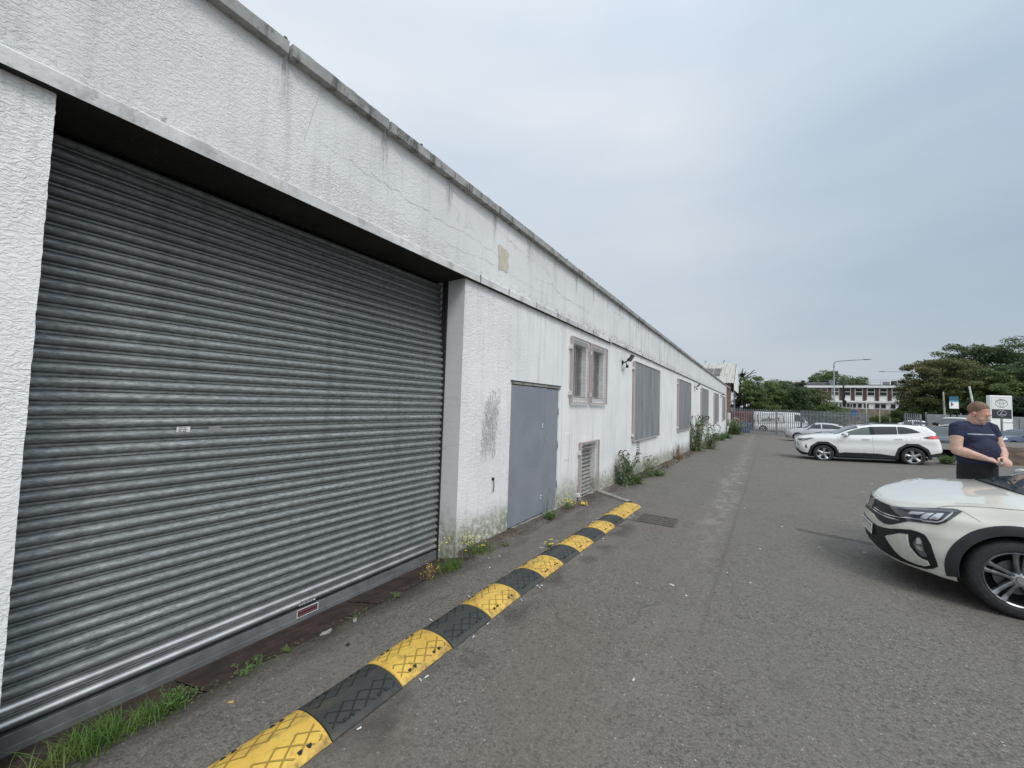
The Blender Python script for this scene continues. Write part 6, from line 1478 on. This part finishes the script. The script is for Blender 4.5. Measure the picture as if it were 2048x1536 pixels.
# ---------------------------------------------------------------- gabled shed beyond the white wall
gs=empty('gabled_shed',(-2.7,54,-.8));tag(gs,'tall shed with pale corrugated roof, dark rooflight and open canopy past the brick end wall','building')
def slope(x0,x1,ya,za,yb,zb,n,amp=.05):
    m=MB();k=n*4
    for i in range(k+1):
        x=x0+(x1-x0)*i/k;o=amp*math.sin(i*math.pi/2)
        m.v+=[(x,ya,za+o),(x,yb,zb+o)]
    for i in range(k): m.f.append((2*i,2*i+2,2*i+3,2*i+1));m.mi.append(0)
    return m
slope(-17,0,0,5.75,7,8.9,60).build('roof',M['roofsheet'],gs,smooth=True);slope(-17,0,7,8.9,15.5,5.3,60).build('roof',M['roofsheet'],gs)
slope(-4.2,-1.55,2.2,6.80,4.9,8.02,12).build('rooflight',M['skylight'],gs)
m=MB();m.add([(0,0,5.75),(0,7,8.9),(0,15.5,5.3),(0,15.5,4.9),(0,0,4.9)],[(0,1,2,3,4)]);m.add([(.06,0,5.75),(.06,7,8.95),(.06,15.5,5.3),(.06,15.5,4.9),(.06,0,4.9)],[(4,3,2,1,0)]);m.build('gable_panel',M['white_paint'],gs,normals=False)
m=MB();m.box(-17,-.3,.2,.5,0,5.6);m.build('wall',M['brick'],gs);m=MB();m.box(-17,-6,.5,15,0,5.2);m.build('wall',M['dark'],gs)
for y in (3.6,15.2): m=MB();m.box(-.15,.02,y-.09,y+.09,0,5.0);m.build('post',M['galv_far'],gs)
rgx=random.Random(4)
for x in (-8,-6.2,-3.9,-1.6): m=MB();m.tube([(x,7,8.9),(x+.1,7,9.25)],.05,6);m.lathe([(0,.1),(.1,.05),(.12,-.05),(0,-.1)],6,(x+.15,7,9.25));m.build('ridge_finial',M['wire'],gs)
bb=MB();bb.box(-.5,.6,-.3,.3,0,1.1);o=bb.build('blue_bin',Mat('blue_plastic',(.03,.10,.28),.5),bevel=.05);o.location=(-1.5,52,-.82);tag(o,'blue plastic bin behind the fence at its left end','bin')
# ---------------------------------------------------------------- trees
def tree(label,x,y,h,cr,ch,mat,seed,nl=9000,leaf_s=.26,zb=-.8,flat=.62,base=.12,name='tree',group='trees behind the car park',nclust=None,shape=1.0,cy=None,trunk=True):
    rg=np.random.default_rng(seed);root=empty(name,(x,y,zb));tag(root,label,'tree',group)
    nc=nclust or int(50+cr*ch*5)
    # cluster centres: shell-weighted, uneven outline
    u=rg.normal(size=(nc,3));u/=np.linalg.norm(u,axis=1)[:,None];rad=rg.uniform(.15,1,nc)**.45
    lump=np.array([1+.22*mnoise.noise(Vector((float(a[0]*1.6+seed),float(a[1]*1.6),float(a[2]*1.6)))) for a in u])
    c=u*(rad*lump)[:,None]*np.array([cr,(cy or cr),ch/2])
    low=c[:,2]<0;c[low,:2]*=(1-.15*shape*(-c[low,2]/(ch/2)))[:,None]
    zc=h-ch/2;c[:,2]+=zc
    per=max(8,int(nl*2.1)//nc);idx=np.repeat(np.arange(nc),per);N=len(idx)
    cs=rg.uniform(.55,1.15,nc)*(.16*cr+.32);d=rg.normal(size=(N,3));d/=np.linalg.norm(d,axis=1)[:,None];rr=rg.uniform(0,1,N)**.5
    p=c[idx]+d*(rr*cs[idx])[:,None]*np.array([1.15,1.15,flat])
    s=.62*leaf_s*rg.uniform(.55,1.25,N)
    nrm=rg.normal(size=(N,3))+np.array([0,-.3,.9]);nrm/=np.linalg.norm(nrm,axis=1)[:,None]
    t=rg.normal(size=(N,3));t-=nrm*(t*nrm).sum(1)[:,None];t/=np.linalg.norm(t,axis=1)[:,None];b=np.cross(nrm,t)
    V=np.empty((N,4,3));V[:,0]=p-t*s[:,None];V[:,1]=p-b*(s*.5)[:,None];V[:,2]=p+t*s[:,None]-np.array([0,0,1])*(s*.25)[:,None];V[:,3]=p+b*(s*.5)[:,None]
    me=bpy.data.meshes.new('crown');me.vertices.add(N*4);me.vertices.foreach_set('co',V.reshape(-1));me.loops.add(N*4);me.loops.foreach_set('vertex_index',np.arange(N*4));me.polygons.add(N);me.polygons.foreach_set('loop_start',np.arange(N)*4);me.polygons.foreach_set('loop_total',np.full(N,4));me.update();me.materials.append(M[mat].m)
    o=bpy.data.objects.new('crown',me);COL.objects.link(o);o.parent=root
    m=MB();tr=.035*h
    m.tube([(0,0,0),(.05*h*.1,0,h*.25),(0,.02*h,h*.55),(0,0,h*.8)],[tr,tr*.75,tr*.45,tr*.15],8)
    for k in range(9):
        q=c[rg.integers(nc)];z0=h*rg.uniform(.25,.6);m.tube([(0,0,z0),tuple(q*np.array([.5,.5,1])*np.array([1,1,.0])+np.array([0,0,z0+(q[2]-z0)*.6])),tuple(q)],[tr*.4,tr*.22,tr*.06],5)
    m.build('trunk',M['bark'],root,smooth=True);return root
tree('bronze green broad tree at the left of the right hand tree group',23.2,84,11.9,5.0,10.8,'leafC',1,30000,.24,flat=.5,nclust=300)
tree('tall dark green tree behind the bronze one on the right',30.0,92,15.2,5.2,13.2,'leafB',2,26000,.27,flat=.6,nclust=260)
tree('tallest dark tree at the right edge of the photo',38.5,95,15.4,5.6,14,'leafB',3,28000,.28,flat=.6,nclust=280)
tree('mid green tree between the bronze and tall dark trees, behind the leaning pole',26.6,80,9.0,2.9,7.8,'leafA',4,15000,.22,flat=.6,nclust=150)
tree('dark tree filling the space behind the totem sign',31.5,82,11.0,4.6,10.8,'leafB',5,22000,.28,nclust=190)
tree('olive green tree at the far right behind the parked cars',37.2,83,10.5,4.4,10.2,'leafA',6,20000,.28,nclust=180)
tree('small green bushy tree in front of the far block at its right end',20.6,84,5.0,2.7,5.2,'leafA',7,12000,.22,nclust=110)
tree('low dark bushy tree under the bronze tree',23.9,81,4.8,3.4,5.4,'leafB',8,15000,.22,nclust=120)
tree('dark undergrowth tree behind the metal hoarding',28.2,78,5.6,3.2,5.8,'leafD',9,8000,.24,nclust=110)
tree('dark low tree right of the totem sign',35.0,76,6.2,3.4,6.2,'leafD',10,8000,.24,nclust=110)
tree('yellow green tall tree just past the gabled shed',-1.2,67,7.4,2.4,7.0,'leafE',11,10000,.20,nclust=150)
tree('mid green tree behind the white van, left',1.3,70,6.9,2.7,6.6,'leafA',12,10000,.20,nclust=150)
tree('dark green tree behind the white van, middle',4.1,72,7.0,3.0,6.7,'leafB',13,10000,.22,nclust=150)
tree('reddish tinged tree right of the middle one behind the fence',6.7,74,6.2,2.6,6.0,'leafC',14,8000,.20,nclust=120)
tree('bright green low tree at the right end of the left tree group',8.0,70,3.9,2.1,3.8,'leafE',15,7000,.19,nclust=100)
tree('pale topped tree poking above the dark ones behind the fence',2.6,78,7.6,1.9,4.0,'leafA',16,5000,.2,nclust=80)
tree('dark pointed tree behind the others left of the far block',5.9,92,8.3,2.2,6.0,'leafD',17,5000,.24,nclust=80)
tree('distant dark tree at the left end of the office roof',9.2,135,11.3,2.4,5.5,'leafD',18,3000,.32,nclust=60)
tree('distant rounded green tree above the office roof, left of the lamp',16.2,140,14.2,5.2,8.0,'leafE',19,9000,.34,nclust=160)
tree('distant green tree above the office roof, right of the lamp',21.8,142,12.6,4.4,7.0,'leafA',20,7000,.34,nclust=120)
tree('distant dark tree behind the office roof left part',12.6,138,11.0,2.2,5.0,'leafD',21,3500,.32,nclust=60)
tree('green hedge-like tree along the foot of the far block',21.6,106,2.4,3.6,2.8,'leafA',22,6000,.22,cy=1.2,nclust=110)
tree('dense dark tree at the extreme right behind the parked cars',41.5,86,13,4.6,12.5,'leafB',23,12000,.3,nclust=180)
# spiky dark tree by the shed
sp=empty('spiky_tree',(-2.3,78,-.8));tag(sp,'dark spiky palm-like tree rising behind the gabled shed','tree','trees behind the car park')
m=MB();m.tube([(0,0,0),(.1,0,5),(0,0,8.0)],[.3,.22,.15],8);m.build('trunk',M['bark'],sp)
m=MB();rg=random.Random(8)
for k in range(34):
    a=rg.uniform(0,6.28);b=rg.uniform(-.1,1.0);q0=Vector((rg.gauss(0,.35),rg.gauss(0,.35),rg.uniform(6.6,8.6)));d=Vector((math.cos(a)*math.cos(b),math.sin(a)*math.cos(b),math.sin(b)+.25)).normalized();L_=rg.uniform(1.2,2.1)
    for j in range(26):
        t=j/26;p=q0+d*L_*t+Vector((0,0,-.25*t*t))
        for s_ in range(4): c_=rg.uniform(0,6.28);leaf(m,p,d*.6+Vector((math.cos(c_),math.sin(c_),rg.uniform(-.3,.5)))*.7,.26*(1-.5*t),.05,droop=0)
m.build('crown',M['leafD'],sp)
# ================================================================ the standing man
def capsule(m,a,b,ra,rb,n=14):
    a,b=Vector(a),Vector(b);d=(b-a);L_=d.length;t=d.normalized() if L_>1e-6 else Vector((0,0,1))
    pts=[];rs=[]
    for k in range(5): q=math.pi/2*(k/5);pts.append(a-t*ra*math.cos(q));rs.append(max(.0008,ra*math.sin(q)))
    pts.append(a);rs.append(ra);pts.append(b);rs.append(rb)
    for k in range(1,6): q=math.pi/2*(1-k/5);pts.append(b+t*rb*math.cos(q));rs.append(max(.0008,rb*math.sin(q)))
    m.tube(pts,rs,n)
def ellip(m,c,r,rot=None,n=20):
    mt=rot or Matrix.Identity(3);c=Vector(c);b=len(m.v)
    for i in range(n//2+1):
        th=math.pi*i/(n//2)
        for k in range(n):
            ph=2*math.pi*k/n;m.v.append(tuple(c+mt@Vector((r[0]*math.sin(th)*math.cos(ph),r[1]*math.sin(th)*math.sin(ph),r[2]*math.cos(th)))))
    for i in range(n//2):
        for k in range(n): m.f.append((b+i*n+k,b+(i+1)*n+k,b+(i+1)*n+(k+1)%n,b+i*n+(k+1)%n));m.mi.append(0)
def fuse(mb,name,mat,par,vox,smooth=4,merge=.0002):
    o=mb.build(name,mat,None,merge=merge,normals=True)
    r_=o.modifiers.new('r','REMESH');r_.mode='VOXEL';r_.voxel_size=vox;s=o.modifiers.new('s','SMOOTH');s.iterations=smooth;s.factor=.5
    bpy.context.view_layer.update();me=bpy.data.meshes.new_from_object(o.evaluated_get(bpy.context.evaluated_depsgraph_get()))
    o.modifiers.clear();old=o.data;o.data=me;bpy.data.meshes.remove(old);me.polygons.foreach_set('use_smooth',[True]*len(me.polygons))
    if not me.materials: me.materials.append(mat.m)
    me.name=name;o.parent=par;return o
def m_skin():
    m=Mat('skin',(.60,.36,.27),.5,spec=.35);O=m.O();c=m.mix(m.ss(m.noise(O,14,4,.6),.35,.7),(.60,.40,.315),(.53,.30,.235));z=m.xyz(O)[2]
    c=m.mix(m.math('MULTIPLY',m.ss(z,1.70,1.76),m.ss(z,1.83,1.79,0,.6)),c,(.58,.235,.18));m.col(c);m.b.inputs['Subsurface Weight'].default_value=.12;m.b.inputs['Subsurface Radius'].default_value=(.02,.008,.005);m.b.inputs['Subsurface Scale'].default_value=.5;return m
def m_shirt():
    m=Mat('navy_shirt',(.03,.035,.07),.9,spec=.15);O=m.O();x,y,z=m.xyz(O)
    c=m.mix(m.ss(m.noise(O,230,2,.6),.4,.62),(.020,.024,.055),(.050,.054,.090))
    c=m.mix(m.ss(m.noise(O,7,3,.5),.4,.7,0,.35),c,(.045,.045,.065))
    s=m.math('MULTIPLY',m.math('LESS_THAN',m.math('ABSOLUTE',m.math('SUBTRACT',z,1.512)),.0055),m.math('MULTIPLY',m.math('LESS_THAN',y,-.02),m.math('LESS_THAN',m.math('ABSOLUTE',x),.185)))
    c=m.mix(m.math('MULTIPLY',s,.75),c,(.45,.47,.50));m.col(c)
    m.bump(m.noise(m.map(O,(1,1,2.2),rot=(.4,.3,0)),8,3,.5,1.0),.6,.03);m.bump(m.noise(O,260,2),.3,.001);return m
def build_man():
    root=empty('person',(2.235,7.15,-.093),(0,0,R(31)));root.scale=(.86,.90,1.028);tag(root,'broad man with short fair hair, navy t-shirt and black trousers looking at his hands','person')
    skin=m_skin();m=MB()
    HR=Matrix.Rotation(R(15),3,'Z')@Matrix.Rotation(R(23),3,'X');pv=Vector((0,.01,1.68))
    def H(p): q=Vector(p)-pv;q.z*=.88;return tuple(pv+Vector((0,-.012,-.022))+HR@q)
    def he(c,r): ellip(m,H(c),r,HR)
    def hc(a,b,ra,rb): capsule(m,H(a),H(b),ra,rb,10)
    he((0,.022,1.845),(.082,.104,.098));he((0,-.018,1.795),(.072,.088,.092));he((0,-.040,1.722),(.058,.058,.048));he((0,-.060,1.705),(.036,.040,.030))
    he((.036,-.048,1.758),(.034,.040,.042));he((-.036,-.048,1.758),(.034,.040,.042));he((0,-.012,1.690),(.066,.066,.040))
    hc((0,-.098,1.812),(0,-.112,1.778),.009,.012);he((0,-.112,1.770),(.017,.012,.010));hc((-.034,-.088,1.829),(.034,-.088,1.829),.0125,.0125)
    for s in (1,-1):
        he((s*.085,.012,1.788),(.011,.022,.034));he((s*.089,.004,1.800),(.008,.014,.014));hc((s*.010,-.101,1.742),(s*.022,-.094,1.739),.007,.005)
    hc((-.016,-.098,1.731),(.016,-.098,1.731),.0085,.0085)
    capsule(m,(0,.035,1.58),H((0,.02,1.73)),.078,.070)
    # trunk core and legs (under the clothes)
    ellip(m,(0,.01,1.46),(.20,.12,.16));ellip(m,(0,-.05,1.24),(.19,.16,.20));ellip(m,(0,0,1.04),(.15,.12,.14))
    for s in (1,-1): capsule(m,(s*.09,0,.95),(s*.12,-.01,.55),.075,.055);capsule(m,(s*.12,-.01,.55),(s*.125,.01,.12),.060,.045)
    def arm(S,E,W_,side):
        S,E,W_=map(Vector,(S,E,W_));capsule(m,S,E,.074,.057);mid=E.lerp(W_,.3);capsule(m,E,mid,.057,.058);capsule(m,mid,W_,.058,.033)
        ellip(m,tuple(S.lerp(E,.45)),(.068,.068,.09))
    SR,ER,WR=(-.235,.01,1.565),(-.300,-.035,1.315),(-.160,-.245,1.245);SL,EL,WL=(.235,.01,1.565),(.300,-.050,1.315),(.050,-.280,1.255)
    arm(SR,ER,WR,-1);arm(SL,EL,WL,1)
    def hand(W_,d,up,curl,side,thumb,spread=.2):
        W_=Vector(W_);d=Vector(d).normalized();up=Vector(up);up=(up-d*up.dot(d)).normalized();lat=d.cross(up).normalized()*side
        K=W_+d*.098
        for j,q in enumerate((-.032,-.011,.011,.031)): capsule(m,W_+lat*q*.6+d*.01,K+lat*q-d*abs(q)*.25,.0185,.0140,10)
        for j,(q,l) in enumerate(((.034,.78),(.012,.92),(-.011,1.0),(-.033,.86))):
            p=K+lat*q-d*abs(q)*.2;a=0;seg=[.040*l,.027*l,.021*l];r=[.0108,.0098,.0088,.0078]
            dd=d.copy()
            for k in range(3):
                a=curl[j]*(.55 if k==0 else 1.0);dd=(Matrix.Rotation(a,3,lat*side)@dd) if False else (dd*math.cos(a)-up*math.sin(a)).normalized();up2=up
                nx=p+dd*seg[k];capsule(m,p,nx,r[k],r[k+1],9);p=nx
        t0=W_+lat*(-.030)*thumb+d*.03;t1=t0+(d*.55-lat*.75*thumb-up*.35).normalized()*.042;t2=t1+(d*.9-lat*.15*thumb-up*.35).normalized()*.032;t3=t2+(d*.95+lat*.2*thumb-up*.25).normalized()*.026
        capsule(m,t0,t1,.0155,.0125,9);capsule(m,t1,t2,.0125,.0108,9);capsule(m,t2,t3,.0108,.0085,9)
        return K
    hand(WR,(.86,-.42,-.22),(-.3,-.35,.9),(.25,.45,.6,.75),1,1);hand(WL,(-.55,-.80,-.25),(.1,-.55,.85),(.55,.75,.9,1.0),-1,1)
    fuse(m,'body',skin,root,.0048,5)
    # face details
    for s in (1,-1):
        e=MB();ellip(e,H((s*.031,-.093,1.806)),(.0125,.007,.0045),HR,12);e.build('eye',Mat('eye_dark',(.045,.03,.025),.3),root,smooth=True)
        e=MB();pts=[H((s*(.013+.011*k),-.1035+.0045*k*k*.42,1.829+.003*math.sin(k))) for k in range(4)];e.tube(pts,[.0025,.004,.0038,.002],6);e.build('eyebrow',Mat('fair_brow',(.25,.13,.06),.8),root,smooth=True)
    e=MB();e.tube([H((-.022,-.1020,1.7365)),H((0,-.1095,1.7365)),H((.022,-.1020,1.7365))],[.0015,.0026,.0015],6);e.build('lips',Mat('lips',(.33,.12,.10),.5),root,smooth=True)
    # hair: close-cropped sides, longer swept top
    h=MB();n=132;C=(0,.026,1.850);rr=(.0862,.110,.1035);idx={}
    for i in range(n//2+1):
        th=math.pi*i/(n//2)
        for k in range(n):
            ph=2*math.pi*k/n;sx,sy,sz=math.sin(th)*math.cos(ph),math.sin(th)*math.sin(ph),math.cos(th);g=1+.012*mnoise.noise(Vector((sx*14,sy*3,sz*5)))+(.07*max(0,sz)**2 if sz>0 else 0)
            h.v.append((C[0]+rr[0]*sx*g,C[1]+rr[1]*sy*g,C[2]+rr[2]*sz*g))
    for i in range(n//2):
        for k in range(n):
            f=(i*n+k,(i+1)*n+k,(i+1)*n+(k+1)%n,i*n+(k+1)%n);cx=sum(h.v[q][0] for q in f)/4;cy=sum(h.v[q][1] for q in f)/4;cz=sum(h.v[q][2] for q in f)/4
            y_=cy-C[1];line=tab(y_,[(-.13,1.925),(-.085,1.912),(-.070,1.895),(-.055,1.865),(-.040,1.845),(-.020,1.815),(-.008,1.800),(.004,1.822),(.020,1.815),(.032,1.770),(.06,1.745),(.12,1.735)])
            if cz>line+.004*mnoise.noise(Vector((cx*60,cy*60,0))): h.f.append(f);h.mi.append(0)
    h.v=[H(v) for v in h.v]
    def m_hair():
        q=Mat('fair_hair',(.30,.17,.08),.55,spec=.4);O=q.O();q.col(q.mix(q.ss(q.noise(q.map(O,(90,14,14),rot=(0,0,-R(15))),1.0,4,.6),.35,.65),(.22,.135,.075),(.095,.055,.032)));q.bump(q.noise(q.map(O,(110,16,16),rot=(0,0,-R(15))),1,3,.6),.8,.004);return q
    h.build('hair',m_hair(),root,smooth=True,merge=.0005,normals=True)
    # t-shirt
    t=MB();ellip(t,(0,.015,1.47),(.245,.150,.17),n=28);ellip(t,(0,.02,1.33),(.225,.160,.22),n=28);ellip(t,(0,-.045,1.315),(.212,.190,.180),n=28);ellip(t,(0,-.040,1.245),(.212,.190,.10),n=28)
    ellip(t,(-.09,-.095,1.455),(.10,.065,.07));ellip(t,(.09,-.095,1.455),(.10,.065,.07))
    capsule(t,(-.21,.02,1.575),(.21,.02,1.575),.072,.072);capsule(t,(-.09,.03,1.605),(.09,.03,1.605),.060,.060)
    for s,S,E in ((-1,SR,ER),(1,SL,EL)):
        S,E=Vector(S),Vector(E);q=S.lerp(E,.36);t.tube([S+Vector((-s*.06,0,.03)),S+Vector((0,0,.012)),S.lerp(E,.2),q,q+(E-S).normalized()*.004],[.072,.082,.080,.078,.072],20)
    t.tube([(0,-.02,1.25),(0,-.03,1.20),(0,-.03,1.165)],[.190,.203,.200],32)
    sh_=fuse(t,'t_shirt',m_shirt(),root,.0085,4)
    c=MB();pts=[(.083*math.cos(a),.030+.078*math.sin(a)-.010,1.628+.014*math.sin(a)) for a in [2*math.pi*k/24 for k in range(25)]];c.tube(pts,.0075,8);c.build('collar',m_noisy('navy_rib',(.022,.026,.055),(.03,.034,.065),60,.9,0),root,smooth=True)
    # trousers, belt, shoes
    p=MB();blk=m_noisy('black_cloth',(.012,.012,.015),(.02,.02,.024),8,.9,.5,.01)
    p.tube([(0,-.01,.93),(0,-.015,1.05),(0,-.025,1.21)],[.188,.192,.185],30)
    for s in (1,-1):
        capsule(p,(s*.105,0,.93),(s*.12,-.015,.54),.108,.082);capsule(p,(s*.12,-.015,.54),(s*.128,.01,.13),.082,.066)
    fuse(p,'trousers',blk,root,.010,4)
    for s in (1,-1):
        q=MB();ellip(q,(s*.13,-.075,.055),(.052,.125,.050));ellip(q,(s*.13,.03,.070),(.046,.065,.065));q.add([(s*.13-.05,-.19,0),(s*.13+.05,-.19,0),(s*.13+.045,.09,0),(s*.13-.045,.09,0),(s*.13-.05,-.19,.028),(s*.13+.05,-.19,.028),(s*.13+.045,.09,.028),(s*.13-.045,.09,.028)],[(0,3,2,1),(4,5,6,7),(0,1,5,4),(1,2,6,5),(2,3,7,6),(3,0,4,7)])
        fuse(q,'shoe',M['black'],root,.006,2)
    # small ring of keys held between the fingers
    k=empty('key_fob',root.matrix_world@Vector((0,0,0)) if False else (0,0,0));bpy.context.view_layer.update()
    wp=root.matrix_world@Vector((-.050,-.347,1.205));k.location=wp;tag(k,'small light coloured key fob with a ring held between the man\'s fingers','key fob')
    q=MB();q.box(-.020,.020,-.010,.010,-.008,.008);q.build('fob',M['white_trim'],k,bevel=.004);q=MB();q.tube([(-.03+.013*math.cos(a),.0,-.014+.013*math.sin(a)) for a in [2*math.pi*j/16 for j in range(17)]],.0016,5);q.build('ring',M['chrome'],k)
build_man()
